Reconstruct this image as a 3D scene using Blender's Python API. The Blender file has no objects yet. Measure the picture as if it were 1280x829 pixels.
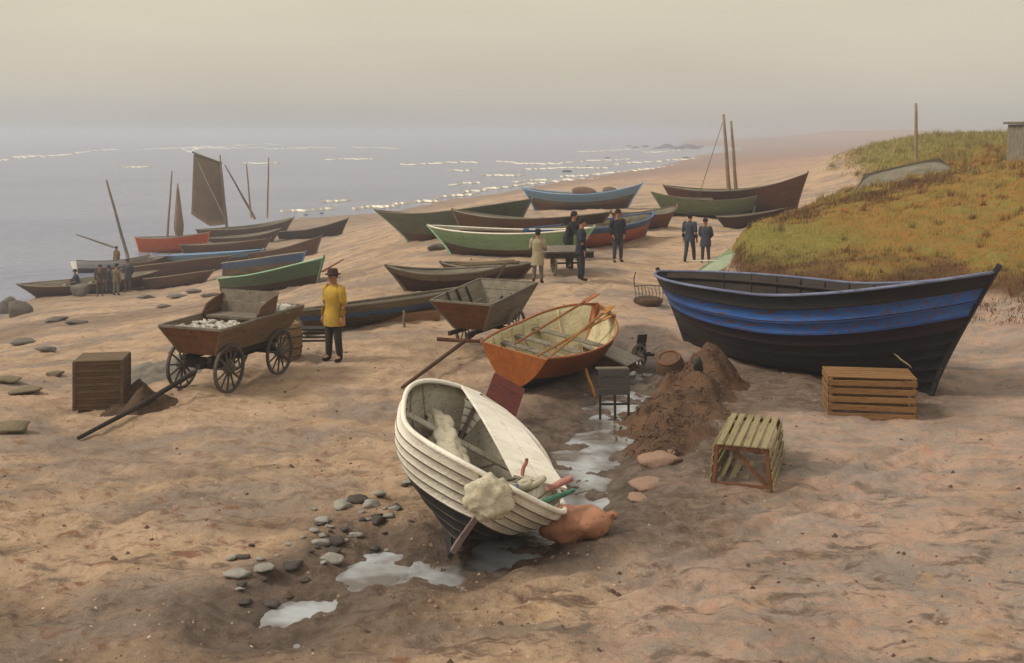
import bpy, bmesh, math, random
import numpy as np
from mathutils import Vector, Matrix, Euler, noise
R = math.radians
random.seed(7)
S = bpy.context.scene
C = S.collection
# ------------------------------------------------------------------ camera
F = 1372.0; CZ = 4.4; HY = 165.0; SEA = -5.2
cam_d = bpy.data.cameras.new('camera'); cam = bpy.data.objects.new('camera', cam_d); C.objects.link(cam)
cam.location = (0, 0, CZ); cam.rotation_euler = (R(90), 0, 0)
cam_d.sensor_width = 36; cam_d.lens = 36 * F / 1280; cam_d.shift_y = -(414.5 - HY) / 1280
cam_d.clip_start = 0.1; cam_d.clip_end = 30000
S.camera = cam
# ------------------------------------------------------------------ sky, sun, exposure
SUN_AZ, SUN_EL = R(-100), R(46)
w = bpy.data.worlds.new('World'); S.world = w; w.use_nodes = True
nt = w.node_tree; nt.nodes.clear()
out = nt.nodes.new('ShaderNodeOutputWorld'); bg = nt.nodes.new('ShaderNodeBackground')
sky = nt.nodes.new('ShaderNodeTexSky'); sky.sky_type = 'NISHITA'; sky.sun_disc = False
sky.sun_elevation = SUN_EL; sky.sun_rotation = SUN_AZ; sky.dust_density = 6; sky.air_density = 1.0; sky.ozone_density = 1
tc = nt.nodes.new('ShaderNodeTexCoord'); sep = nt.nodes.new('ShaderNodeSeparateXYZ')
ramp = nt.nodes.new('ShaderNodeValToRGB')
el = ramp.color_ramp.elements
el[0].position = 0.0; el[0].color = (5.9, 5.6, 5.3, 1)
el[1].position = 0.22; el[1].color = (8.8, 7.9, 5.7, 1)
e = el.new(0.035); e.color = (7.2, 6.7, 5.7, 1)
e = el.new(0.09); e.color = (8.2, 7.4, 5.8, 1)
e = el.new(0.5); e.color = (9.6, 9.0, 8.0, 1)
nz = nt.nodes.new('ShaderNodeTexNoise'); nz.inputs['Scale'].default_value = 2.2; nz.inputs['Detail'].default_value = 5
mp = nt.nodes.new('ShaderNodeMapping'); mp.inputs['Scale'].default_value = (1, 1, 4)
mm = nt.nodes.new('ShaderNodeMapRange'); mm.inputs['From Min'].default_value = .3; mm.inputs['From Max'].default_value = .7
mm.inputs['To Min'].default_value = .93; mm.inputs['To Max'].default_value = 1.05
mul = nt.nodes.new('ShaderNodeVectorMath'); mul.operation = 'SCALE'
mix = nt.nodes.new('ShaderNodeMix'); mix.data_type = 'RGBA'; mix.inputs['Factor'].default_value = 0.86
L = nt.links.new
L(tc.outputs['Generated'], sep.inputs[0]); L(sep.outputs['Z'], ramp.inputs[0])
L(tc.outputs['Generated'], mp.inputs[0]); L(mp.outputs[0], nz.inputs['Vector']); L(nz.outputs['Fac'], mm.inputs['Value'])
L(ramp.outputs[0], mul.inputs[0]); L(mm.outputs[0], mul.inputs['Scale'])
L(sky.outputs[0], mix.inputs['A']); L(mul.outputs[0], mix.inputs['B'])
L(mix.outputs['Result'], bg.inputs['Color']); bg.inputs['Strength'].default_value = 0.09
L(bg.outputs[0], out.inputs[0])
sd = bpy.data.lights.new('sun', 'SUN'); sd.energy = 2.3; sd.angle = R(14); sd.color = (1, .93, .82)
sun = bpy.data.objects.new('sun', sd); C.objects.link(sun)
sdir = Vector((math.sin(SUN_AZ) * math.cos(SUN_EL), math.cos(SUN_AZ) * math.cos(SUN_EL), math.sin(SUN_EL)))
sun.rotation_euler = sdir.to_track_quat('Z', 'Y').to_euler()
S.view_settings.view_transform = 'Standard'; S.view_settings.look = 'None'
S.view_settings.exposure = 0.0; S.view_settings.gamma = 1
S.render.resolution_x = 1024; S.render.resolution_y = 663
S.cycles.volume_bounces = 1

# ------------------------------------------------------------------ helpers
def W(px, py, d): return Vector(((px - 640) / F * d, d, CZ - (py - HY) / F * d))
def hx(h):
    h = h.lstrip('#'); v = [int(h[i:i+2], 16) / 255 for i in (0, 2, 4)]
    return tuple(c / 12.92 if c <= .04045 else ((c + .055) / 1.055) ** 2.4 for c in v)
MATS = {}
def M(name, c1, c2=None, c3=None, fl=(.54, .70), sc=2.0, st=(1, 1, 1), rough=.85, bump=.3, bsc=40, bst=None, spec=.3, dist=.02, fac=(.35, .65)):
    """weathered surface: two tones in broad patches, a third in fine flecks, and a fine bump"""
    if name in MATS: return MATS[name]
    c1 = hx(c1) if isinstance(c1, str) else c1
    c2 = hx(c2) if isinstance(c2, str) else (c2 or tuple(x * .6 for x in c1))
    c3 = hx(c3) if isinstance(c3, str) else (c3 or tuple(x * .8 for x in c2))
    m = bpy.data.materials.new(name); m.use_nodes = True; t = m.node_tree; N = t.nodes; b = N['Principled BSDF']
    co = N.new('ShaderNodeTexCoord'); ma = N.new('ShaderNodeMapping'); ma.inputs['Scale'].default_value = st
    t.links.new(co.outputs['Object'], ma.inputs[0])
    def ns(s, d, vec=None, r=.6):
        n = N.new('ShaderNodeTexNoise'); n.inputs['Scale'].default_value = s; n.inputs['Detail'].default_value = d; n.inputs['Roughness'].default_value = r
        t.links.new((vec or ma).outputs[0], n.inputs['Vector']); return n
    def rng(n, a, c):
        q = N.new('ShaderNodeMapRange'); q.inputs['From Min'].default_value = a; q.inputs['From Max'].default_value = c
        t.links.new(n.outputs['Fac'], q.inputs['Value']); return q
    def mx(fa, A, B):
        x = N.new('ShaderNodeMix'); x.data_type = 'RGBA'; t.links.new(fa.outputs[0], x.inputs['Factor'])
        for k, v in (('A', A), ('B', B)):
            if isinstance(v, tuple): x.inputs[k].default_value = (*v, 1)
            else: t.links.new(v.outputs['Result'], x.inputs[k])
        return x
    a = mx(rng(ns(sc, 6), *fac), c1, c2)
    a = mx(rng(ns(sc * 5, 5, r=.7), *fl), a, c3)
    t.links.new(a.outputs['Result'], b.inputs['Base Color'])
    b.inputs['Roughness'].default_value = rough; b.inputs['Specular IOR Level'].default_value = spec
    if bump:
        mb = ma
        if bst:
            mb = N.new('ShaderNodeMapping'); mb.inputs['Scale'].default_value = bst; t.links.new(co.outputs['Object'], mb.inputs[0])
        bn = N.new('ShaderNodeBump'); bn.inputs['Strength'].default_value = bump; bn.inputs['Distance'].default_value = dist
        t.links.new(ns(bsc, 5, mb).outputs['Fac'], bn.inputs['Height']); t.links.new(bn.outputs[0], b.inputs['Normal'])
    MATS[name] = m; return m
def wood(name, c1, c2=None, c3=None, **k):
    k.setdefault('sc', 2.2); k.setdefault('st', (.35, 2.2, 2.2)); k.setdefault('bsc', 14); k.setdefault('bump', .5)
    return M(name, c1, c2, c3, **k)

def obj(name, bm, mats, parent=None, smooth=False):
    me = bpy.data.meshes.new(name)
    if not isinstance(mats, (list, tuple)): mats = [mats]
    if isinstance(bm, bpy.types.Mesh): me = bm
    else:
        if smooth:
            for f in bm.faces: f.smooth = True
        bm.to_mesh(me); bm.free()
    for m in mats: me.materials.append(m)
    o = bpy.data.objects.new(name, me); C.objects.link(o)
    if parent is not None: o.parent = parent
    return o
def tag(o, label, cat, group=None):
    o['label'] = label; o['category'] = cat
    if group: o['group'] = group
    return o
def thing(name, label, cat, loc=(0, 0, 0), rot=(0, 0, 0), group=None):
    o = bpy.data.objects.new(name, None); C.objects.link(o); o.empty_display_size = .2
    o.location = loc; o.rotation_euler = rot
    return tag(o, label, cat, group)
def kind(o, k): o['kind'] = k; return o
def LOC(root, p): return root.matrix_basis.inverted() @ Vector(p)

def box(bm, c, s, rot=None, bev=0.0, mi=0):
    """box centred at c with size s"""
    x, y, z = s[0] / 2, s[1] / 2, s[2] / 2
    q = rot.to_matrix() if isinstance(rot, Euler) else (rot or Matrix.Identity(3))
    vs = [bm.verts.new(Vector(c) + q @ Vector((i * x, j * y, k * z))) for i in (-1, 1) for j in (-1, 1) for k in (-1, 1)]
    fs = [bm.faces.new([vs[i] for i in f]) for f in ((0, 1, 3, 2), (4, 6, 7, 5), (0, 4, 5, 1), (2, 3, 7, 6), (0, 2, 6, 4), (1, 5, 7, 3))]
    for f in fs: f.material_index = mi
    if bev:
        es = list({e for f in fs for e in f.edges})
        bmesh.ops.bevel(bm, geom=es, offset=bev, segments=1, affect='EDGES')
def frame(d, up=Vector((0, 0, 1))):
    d = Vector(d).normalized()
    if abs(d.dot(up)) > .98: up = Vector((0, 1, 0))
    s = d.cross(up).normalized(); u = s.cross(d)
    return Matrix((d, s, u)).transposed()
def beam(bm, p0, p1, wd, ht, bev=0.0, jit=0.0, mi=0):
    p0, p1 = Vector(p0), Vector(p1); q = frame(p1 - p0)
    box(bm, (p0 + p1) / 2, ((p1 - p0).length, wd, ht), q, bev, mi)
def tube(bm, pts, rad, n=8, cap=True, mi=0):
    pts = [Vector(p) for p in pts]
    if not isinstance(rad, (list, tuple)): rad = [rad] * len(pts)
    rings = []
    for i, p in enumerate(pts):
        a = pts[max(i - 1, 0)]; b = pts[min(i + 1, len(pts) - 1)]; q = frame(b - a)
        rings.append([bm.verts.new(p + q @ Vector((0, math.cos(t) * rad[i], math.sin(t) * rad[i]))) for t in [2 * math.pi * k / n for k in range(n)]])
    for a, b in zip(rings, rings[1:]):
        for k in range(n):
            f = bm.faces.new((a[k], a[(k + 1) % n], b[(k + 1) % n], b[k])); f.smooth = True; f.material_index = mi
    if cap:
        for r_ in (rings[0], rings[-1]):
            try: bm.faces.new(r_).material_index = mi
            except ValueError: pass
def lathe(bm, prof, n=18, c=(0, 0, 0), q=None):
    q = q or Matrix.Identity(3); rings = []
    for r_, z in prof:
        rings.append([bm.verts.new(Vector(c) + q @ Vector((r_ * math.cos(t), r_ * math.sin(t), z))) for t in [2 * math.pi * k / n for k in range(n)]])
    for a, b in zip(rings, rings[1:]):
        for k in range(n): bm.faces.new((a[k], a[(k + 1) % n], b[(k + 1) % n], b[k])).smooth = True
    for r_ in (rings[0], rings[-1]): bm.faces.new(r_)
def panel(bm, pts, th, mi=0):
    """a board: four or more corner points given thickness th along the normal"""
    pts = [Vector(p) for p in pts]; n = (pts[1] - pts[0]).cross(pts[2] - pts[1]).normalized() * th / 2
    a = [bm.verts.new(p + n) for p in pts]; b = [bm.verts.new(p - n) for p in pts]
    bm.faces.new(a).material_index = mi; bm.faces.new(b[::-1]).material_index = mi
    for i in range(len(pts)): bm.faces.new((a[i], b[i], b[(i + 1) % len(pts)], a[(i + 1) % len(pts)])).material_index = mi
def planks(bm, a, b, c, d, n, th, gap=.006, mi=0):
    """n boards between edge a-b and edge d-c (boards run along a->b)"""
    a, b, c, d = map(Vector, (a, b, c, d))
    for i in range(n):
        g = gap / max((d - a).length, .01)
        t0, t1 = i / n + g, (i + 1) / n - g
        panel(bm, (a.lerp(d, t0), b.lerp(c, t0), b.lerp(c, t1), a.lerp(d, t1)), th * random.uniform(.85, 1.1), mi)
def blob(bm, c, r, sub=3, amp=.25, fr=1.3, seed=0, q=None, mi=0):
    geo = bmesh.ops.create_icosphere(bm, subdivisions=sub, radius=1); vs = geo['verts']; rx, ry, rz = r
    for v in vs:
        p = v.co.copy(); k = 1 + amp * noise.fractal(p * fr + Vector((seed * 3.1, seed * 1.7, seed)), 1, 2, 4)
        p = Vector((p.x * rx * k, p.y * ry * k, p.z * rz * k))
        v.co = Vector(c) + (q @ p if q else p)
    for v in vs:
        for f in v.link_faces: f.smooth = True; f.material_index = mi

# ------------------------------------------------------------------ terrain height
CP = []
def row(d, *pz):
    for px, z in pz: CP.append((px, d, z))
row(3, (-900, 0), (0, 0), (640, 0), (1280, 0), (2200, 0))
row(8, (-900, -.1), (-300, 0), (200, 0), (640, 0), (1100, 0), (1500, .1), (2100, .4))
row(12, (0, 0), (300, 0), (500, 0), (640, 0), (800, 0), (1000, 0), (1280, 0))
row(16, (-300, -.3), (100, 0), (500, 0), (740, 0), (1000, 0), (1300, .1), (1700, .7))
row(20, (0, -.1), (200, 0), (400, 0), (640, 0), (760, 0), (880, 0), (1000, 0), (1150, 0), (1300, .15))
row(24, (840, 0), (1000, 0), (1120, 0.05), (1240, .15), (1350, .4))
row(24, (100, -.5), (417, 0), (640, 0))
row(30, (-200, -2.3), (0, -1.6), (200, -.9), (340, -.45), (450, -.1), (640, 0), (780, 0), (890, 0))
row(27, (905, 0), (945, .35), (1000, .8), (1100, .95), (1240, 1.0), (1400, 1.2), (1800, 2.2))
row(31, (920, .85), (1000, 1.2), (1100, 1.35), (1240, 1.6), (1400, 2.1))
row(35, (905, 0), (928, 1.25), (965, 1.5), (1060, 1.75), (1150, 2.0), (1280, 2.5), (1500, 3.3))
row(38, (880, 0), (1060, 1.9), (1130, 2.15))
row(42, (905, 0), (960, .9), (1060, 1.75), (1130, 2.3), (1200, 2.6), (1280, 3.0), (1500, 3.8))
row(46, (1200, 2.7), (1280, 3.2))
row(45, (-100, -4.6), (0, -3.6), (150, -3.0), (340, -2.0), (480, -.6), (640, 0), (800, 0), (900, 0))
row(50, (960, .1), (1060, 1.7), (1130, 2.2), (1190, 2.7), (1280, 3.3))
row(57, (-300, -6.6), (0, -5.2), (860, 0), (960, .05))
row(64, (60, -5.1), (126, -4.95), (200, -4.7), (300, -3.8), (400, -2.7), (480, -1.6), (560, -.8), (700, -.2), (860, -.1), (1000, .1), (1060, .9))
row(75, (1000, .3), (1060, 1.0), (1150, 3.0), (1280, 3.6), (1500, 4.2))
row(85, (0, -6.5), (126, -6), (200, -5.25), (300, -4.8), (400, -4), (500, -2.6), (640, -1), (800, -.5), (940, -.2))
row(105, (150, -6.2), (250, -5.35), (350, -4.9), (470, -4.2), (600, -2.3), (900, -.8), (1000, .6), (1060, 2.4), (1150, 3.85), (1280, 4.0), (1600, 4.4))
row(130, (250, -6.4), (350, -5.5), (470, -5.2), (560, -4.5), (700, -2.2), (900, -1.2), (1050, .8))
row(160, (350, -6.6), (470, -6), (560, -5.3), (640, -4.6), (800, -2.5), (1000, -.6))
row(180, (640, -5.25), (560, -6))
row(220, (1050, 0), (1150, 1.5), (1280, 2))
row(250, (500, -7), (640, -6.3), (760, -5.25), (880, -3.8), (1100, -1))
row(440, (500, -7), (780, -6.6), (870, -5.25), (960, -4), (1200, 0))
row(800, (300, -7), (780, -6.6), (850, -5.6), (880, -5.0), (950, -4), (1030, -1), (1080, 0.5), (1250, 3))
row(1000, (1000, 1.5), (1045, 5.2), (1090, 5.0), (1130, 6.6), (1180, 4.8), (1300, 4.2), (1700, 4))
row(1400, (860, -5.6), (900, -4.9), (1000, -2.5), (1100, 2))
row(3500, (-900, -7), (300, -7), (800, -6.5), (900, -4.9), (1100, 2), (1900, 3))
row(50, (-900, -6.8), (1900, 4.5)); row(20, (-900, -2.5), (2200, 2.5)); row(150, (-700, -7), (2000, 5))
A_ = np.array([(4 * (p - 640) / F, math.log(d), z) for p, d, z in CP])
def ss(x, a, b): t = np.clip((x - a) / (b - a), 0, 1); return t * t * (3 - 2 * t)
def phi(r2): return 0.5 * r2 * np.log(r2 + 1e-9)
def _fit():
    X = A_[:, :2]; n = len(X); r2 = ((X[:, None] - X[None]) ** 2).sum(-1)
    K = phi(r2) + np.eye(n) * 0.002; P = np.c_[np.ones(n), X]
    B = np.zeros((n + 3, n + 3)); B[:n, :n] = K; B[:n, n:] = P; B[n:, :n] = P.T
    return np.linalg.solve(B, np.r_[A_[:, 2], 0, 0, 0])
CO = _fit()
CH = [(W(p, 0, d).x, d) for p, d in ((800, 24.0), (792, 20.5), (772, 17.6), (745, 15.6), (715, 13.6), (660, 12.2), (560, 11.2), (470, 11.5), (400, 10.6), (335, 10.0), (290, 9.75))]
CHW = [.3, .5, .8, .8, .62, .6, .5, .5, .5, .5, .3]
def seg_dist(X, Y):
    """distance to the stream's centre line in units of its half width"""
    best = np.full(X.shape, 1e9)
    for (a, b), w0, w1 in zip(zip(CH, CH[1:]), CHW, CHW[1:]):
        dx, dy = b[0] - a[0], b[1] - a[1]; l2 = dx * dx + dy * dy
        t = np.clip(((X - a[0]) * dx + (Y - a[1]) * dy) / l2, 0, 1)
        dd = np.hypot(X - a[0] - t * dx, Y - a[1] - t * dy) / (w0 + (w1 - w0) * t)
        best = np.minimum(best, dd)
    return best
def vnoise(X, Y, s, seed):
    """cheap smooth 2-D noise on numpy arrays, -1..1"""
    r = np.random.RandomState(seed); o = np.zeros(X.shape)
    for k in range(7):
        a = r.uniform(0, 2 * math.pi); f = r.uniform(.5, 1.6) / s; ph = r.uniform(0, 6.28)
        o += np.sin((X * math.cos(a) + Y * math.sin(a)) * f * 2 * math.pi + ph + 1.3 * np.sin((X * math.sin(a) - Y * math.cos(a)) * f * 4 + ph))
    return o / 7 * 1.6
def _pl(*p): return [((a - 640) / F * d, d) for a, d in p]
RUTS = []
for o_ in (0, .55, 1.15):
    RUTS.append((_pl((520, 10.3 - o_ * .5), (640, 10.6 - o_ * .6), (760, 11.2 - o_ * .7), (880, 12.3 - o_ * .8), (1010, 14.0 - o_), (1180, 16.0 - o_ * 1.2)), .10, .035))
for o_ in (0, 62):
    RUTS.append((_pl((300 + o_, 18.6), (345 + o_, 22), (372 + o_ * .8, 26), (398 + o_ * .6, 31), (430 + o_ * .5, 38)), .09, .03))
RUTS.append((_pl((640, 24), (700, 28), (735, 33)), .09, .03)); RUTS.append((_pl((690, 24), (735, 28), (760, 33)), .09, .03))
RUTS.append((_pl((-60, 12.5), (120, 13.2), (330, 14.6), (480, 17), (560, 21)), .11, .03)); RUTS.append((_pl((-60, 13.6), (120, 14.4), (320, 15.9), (450, 18), (520, 21)), .11, .03))
def height(X, Y):
    X = np.asarray(X, float); Y = np.asarray(Y, float); sh = X.shape; x = X.ravel(); y = np.maximum(Y.ravel(), 1.5)
    u = 4 * x / y; v = np.log(y); z = np.zeros(len(x))
    for i in range(0, len(x), 20000):
        s = slice(i, i + 20000)
        r2 = (u[s, None] - A_[None, :, 0]) ** 2 + (v[s, None] - A_[None, :, 1]) ** 2
        z[s] = phi(r2) @ CO[:-3] + CO[-3] + CO[-2] * u[s] + CO[-1] * v[s]
    z = np.maximum(z, -6.0 + .12 * np.maximum(z + 6, -3))
    z = np.clip(z, -6.2, 9)
    far = np.clip(y / 40, .3, 3)
    z = z + .012 * vnoise(x, y, .21, 6) * (y < 40) + .035 * vnoise(x, y, 1.1, 3) + .05 * vnoise(x, y, 3.2, 4) * np.minimum(far, 1.2) + .02 * vnoise(x, y, .45, 5)
    # rumpled dune turf
    g = np.clip((z - .6) / 1.2, 0, 1) * (x > 3) * (y > 24)
    z = z + g * (.10 * vnoise(x, y, 2.3, 8) + .06 * vnoise(x, y, .9, 9)) * np.clip(y / 40, .6, 3)
    d = seg_dist(x, y) + .25 * vnoise(x, y, .8, 11) * 1.0
    z = z - (.185 + .075 * vnoise(x, y, .9, 31) + .025 * vnoise(x, y, .37, 32) + .018 * vnoise(x, y, .17, 33)) * np.exp(-(d * .95) ** 2) * ss(x, -3.1, -2.2) * (1 - .2 * ss(-x, .9, 2.0)) * (1 - ss(y, 21.0, 23.5)) + .05 * np.exp(-((d - 1.7) * 1.6) ** 2)
    # old wheel ruts and keel drag marks
    for pl, wd_, dp in RUTS:
        b = np.full(x.shape, 9.0)
        for (a0, a1), (b0, b1) in zip(pl, pl[1:]):
            dx, dy = b0 - a0, b1 - a1; t = np.clip(((x - a0) * dx + (y - a1) * dy) / (dx * dx + dy * dy), 0, 1); b = np.minimum(b, np.hypot(x - a0 - t * dx, y - a1 - t * dy))
        k = dp * (1 + .5 * vnoise(x, y, .7, 41)); z = z - k * np.exp(-(b / wd_) ** 2) + .45 * k * np.exp(-((b - 1.9 * wd_) / (.7 * wd_)) ** 2)
    return z.reshape(sh)
def gz(x, y): return float(height(np.array([x]), np.array([y]))[0])
def G(px, d, dz=0):
    x = (px - 640) / F * d; return Vector((x, d, gz(x, d) + dz))

# ------------------------------------------------------------------ ground sheet
NU, NV = 760, 880
us = np.linspace(-.95, .95, NU); vs_ = np.concatenate([np.linspace(math.log(4), math.log(60), int(NV * .66)), np.linspace(math.log(60), math.log(6000), NV - int(NV * .66) + 1)[1:]])
UU, VV = np.meshgrid(us, vs_); YY = np.exp(VV); XX = UU * YY
ZZ = height(XX, YY)
me = bpy.data.meshes.new('ground')
verts = np.stack([XX, YY, ZZ], -1).reshape(-1, 3)
idx = np.arange(NU * NV).reshape(NV, NU)
faces = np.stack([idx[:-1, :-1], idx[:-1, 1:], idx[1:, 1:], idx[1:, :-1]], -1).reshape(-1, 4)
me.from_pydata(verts.tolist(), [], faces.tolist()); me.shade_smooth()
PX = 640 + F * UU; PY = HY + F * (CZ - ZZ) / YY
dn = vnoise(XX, YY, 3, 21) * .5 + vnoise(XX, YY, 1.2, 22) * .3
chd = seg_dist(XX, YY)
wet = (1 - ss(chd + .4 * dn, 1.1, 2.4)) * (YY < 30)
shore = (1 - ss(ZZ, SEA + .12, SEA + .9 + .012 * YY)) * (YY > 40)
wet = np.maximum(wet, shore * .55)
# trampled wet earth between the stream and the blue boat, and under it
def disc(cx, cy, rx, ry): return np.clip(1 - ((XX - cx) / rx) ** 2 - ((YY - cy) / ry) ** 2, 0, 1)
mud = np.clip(disc(W(860, 0, 16).x, 16.8, 1.5, 3.4) * 1.6 + disc(W(980, 0, 19).x, 19.3, 2.6, 2.2) * 1.6 + disc(W(800, 0, 12.6).x, 12.6, 1.6, 1.6) * 1.2 + disc(W(1040, 0, 18.2).x, 18.4, 3.0, 1.6) * 1.3 + disc(W(620, 0, 11.6).x, 11.8, 1.6, .9) + disc(W(700, 0, 15.6).x, 15.8, 1.3, 2.2) * 1.5 + .35 * dn, 0, 1)
mud = np.maximum(mud, np.clip(disc(W(200, 0, 9).x, 9.6, 4.2, 1.3) * .9 + dn, 0, 1) * .8)
mud = np.maximum(mud, np.clip(disc(W(90, 0, 42).x, 40, 14, 7) * 1.2 + dn, 0, 1) * .7)
hill = ss(ZZ + .25 * dn, .35, .75) * (XX > 3.5) * (YY > 23.5) * (YY < 60)
hill = np.maximum(hill, ss(ZZ + .3 * dn, 1.0, 2.1) * ss(PX + 40 * dn, 1040, 1080) * (YY >= 56) * (YY < 260))
hill = np.maximum(hill, ss(ZZ, 1.5, 3.5) * (YY >= 260) * .25)
green = np.clip(ss(YY, 55, 75) + (1 - ss(np.hypot((PX - 960) / 130, (YY - 31) / 4.5), .5, 1.2)) + .35 * dn, 0, 1) * hill
crest = 38 + (PX - 1000) * .033
scarp = np.clip(1.2 - np.abs(YY - crest + 2.5 * dn) / 3.2, 0, 1) * hill * (YY < 54) * ss(1230 - PX, 0, 60) * ss(PX, 950, 1000) * (.65 + .8 * dn)
scarp = np.maximum(scarp, np.clip(1.2 - np.hypot((PX - 1060 - 2.0 * (PY - 320)) / 90, (PY - 322) / 11), 0, 1) * hill * (YY < 40) * np.clip(.45 + dn, 0, .7)); scarp = np.maximum(scarp, ss(ZZ + .2 * dn, .2, .4) * (1 - ss(ZZ + .3 * dn, .75, 1.15)) * (XX > 3.5) * (YY > 23.5) * (YY < 33)); scarp = np.clip(scarp, 0, .9)
rightw = ss(UU + .1 * dn, .02, .16) * (1 - ss(YY, 26, 34))
pinkf = ss(YY, 90, 260); forem = .35 + .65 * (1 - ss(YY, 10.5, 17))
for nm, arr in (('wet', wet), ('mud', mud), ('grassy', hill), ('green', green), ('heath', scarp), ('greyer', rightw), ('far', pinkf), ('fore', forem)):
    a = me.attributes.new(nm, 'FLOAT', 'POINT'); a.data.foreach_set('value', arr.ravel().astype(np.float32))
m = bpy.data.materials.new('beach_ground'); m.use_nodes = True; t = m.node_tree; N = t.nodes; bs = N['Principled BSDF']
geo = N.new('ShaderNodeNewGeometry')
def mapn(st, scale, det=5, r=.6, loc=(0, 0, 0), rz=0):
    q = N.new('ShaderNodeMapping'); q.inputs['Scale'].default_value = st; q.inputs['Location'].default_value = loc; q.inputs['Rotation'].default_value = (0, 0, rz)
    t.links.new(geo.outputs['Position'], q.inputs[0])
    n = N.new('ShaderNodeTexNoise'); n.inputs['Scale'].default_value = scale; n.inputs['Detail'].default_value = det; n.inputs['Roughness'].default_value = r; n.inputs['Distortion'].default_value = .6
    t.links.new(q.outputs[0], n.inputs['Vector']); return n.outputs['Fac']
def rg(s, a, b, c=0, d=1):
    q = N.new('ShaderNodeMapRange'); q.interpolation_type = 'SMOOTHSTEP'
    for k, v in zip(('From Min', 'From Max', 'To Min', 'To Max'), (a, b, c, d)): q.inputs[k].default_value = v
    t.links.new(s, q.inputs['Value']); return q.outputs[0]
def at_(nm):
    q = N.new('ShaderNodeAttribute'); q.attribute_name = nm; return q.outputs['Fac']
def mth(op, a, b):
    q = N.new('ShaderNodeMath'); q.operation = op
    for i, v in enumerate((a, b)):
        if isinstance(v, (int, float)): q.inputs[i].default_value = v
        else: t.links.new(v, q.inputs[i])
    return q.outputs[0]
def mxc(f, A, B):
    x = N.new('ShaderNodeMix'); x.data_type = 'RGBA'
    if isinstance(f, (int, float)): x.inputs['Factor'].default_value = f
    else: t.links.new(f, x.inputs['Factor'])
    for k, v in (('A', A), ('B', B)):
        if isinstance(v, (tuple, str)): x.inputs[k].default_value = (*(hx(v) if isinstance(v, str) else v), 1)
        else: t.links.new(v, x.inputs[k])
    return x.outputs['Result']
nA = mapn((.7, 1.2, 1), .33, 6); nB = mapn((1, 1.7, 1), 1.1, 6, .65, (5, 3, 0), .15); nC = mapn((1, 1.4, 1), 3.1, 6, .7, (1, 9, 0), -.1)
nD = mapn((1, 1, 1), 14, 6, .75); nE = mapn((1, 1, 1), 60, 4, .7)
sandL = mxc(rg(nB, .40, .60), '#b69a7c', '#c4a689'); sandL = mxc(rg(nA, .46, .62), sandL, '#9a897a')
sandL = mxc(mth('MULTIPLY', rg(nC, .52, .66), mth('ADD', .3, mth('MULTIPLY', at_('fore'), .6))), sandL, '#86583f')
sandR = mxc(rg(nB, .42, .60), '#a69587', '#bb9d87'); sandR = mxc(rg(nC, .52, .66), sandR, '#bf967f'); sandR = mxc(mth('MULTIPLY', rg(nA, .50, .62), .75), sandR, '#877c72')
nF = mapn((.8, 1.6, 1), 2.0, 6, .7, (3, 3, 0), .3); sand = mxc(at_('greyer'), sandL, sandR)
sand = mxc(mth('MULTIPLY', rg(nF, .50, .64), mth('MULTIPLY', at_('fore'), .9)), sand, mxc(rg(nC, .42, .6), '#6b5142', '#756b5e'))
nG = mapn((.8, 1.5, 1), 1.3, 5, .65, (13, 1, 0), -.2); sand = mxc(mth('MULTIPLY', rg(nG, .56, .70), .6), sand, '#c3a078')
sand = mxc(at_('far'), sand, '#a98470')
sand = mxc(mth('MULTIPLY', rg(nD, .56, .72), .55), sand, '#6d5544'); sand = mxc(mth('MULTIPLY', rg(nE, .58, .75), .5), sand, '#d2b08c')
mudc = mxc(rg(nC, .40, .62), '#5f4a3a', '#7d6e60'); mudc = mxc(rg(nD, .52, .68), mudc, '#3a2c22')
col = mxc(mth('MULTIPLY', at_('mud'), .85), sand, mudc)
dry = mxc(rg(nB, .38, .60), '#96702f', '#877938'); dry = mxc(rg(nC, .5, .66), dry, '#a56936'); dry = mxc(mth('MULTIPLY', rg(nD, .52, .66), .7), dry, '#6b5528')
grn = mxc(rg(nB, .38, .6), '#7d742e', '#8d7d3c'); grn = mxc(rg(nD, .52, .66), grn, '#585423')
gc = mxc(at_('green'), dry, grn); gc = mxc(at_('heath'), gc, mxc(rg(nD, .4, .62), '#4a3222', '#6b4a2c'))
col = mxc(at_('grassy'), col, gc)
col = mxc(mth('MULTIPLY', at_('wet'), .8), col, mxc(rg(nC, .4, .6), '#4a3b30', '#6b5b4e'))
t.links.new(col, bs.inputs['Base Color'])
t.links.new(mth('SUBTRACT', .95, mth('MULTIPLY', at_('wet'), .5)), bs.inputs['Roughness']); bs.inputs['Specular IOR Level'].default_value = .25
hgt = mth('ADD', mth('MULTIPLY', nC, .095), mth('ADD', mth('MULTIPLY', nD, .07), mth('MULTIPLY', nE, .02)))
bp = N.new('ShaderNodeBump'); bp.inputs['Strength'].default_value = .8; bp.inputs['Distance'].default_value = 1.0
t.links.new(hgt, bp.inputs['Height']); t.links.new(bp.outputs[0], bs.inputs['Normal'])
me.materials.append(m)
g = bpy.data.objects.new('ground', me); C.objects.link(g); kind(g, 'structure')

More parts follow.
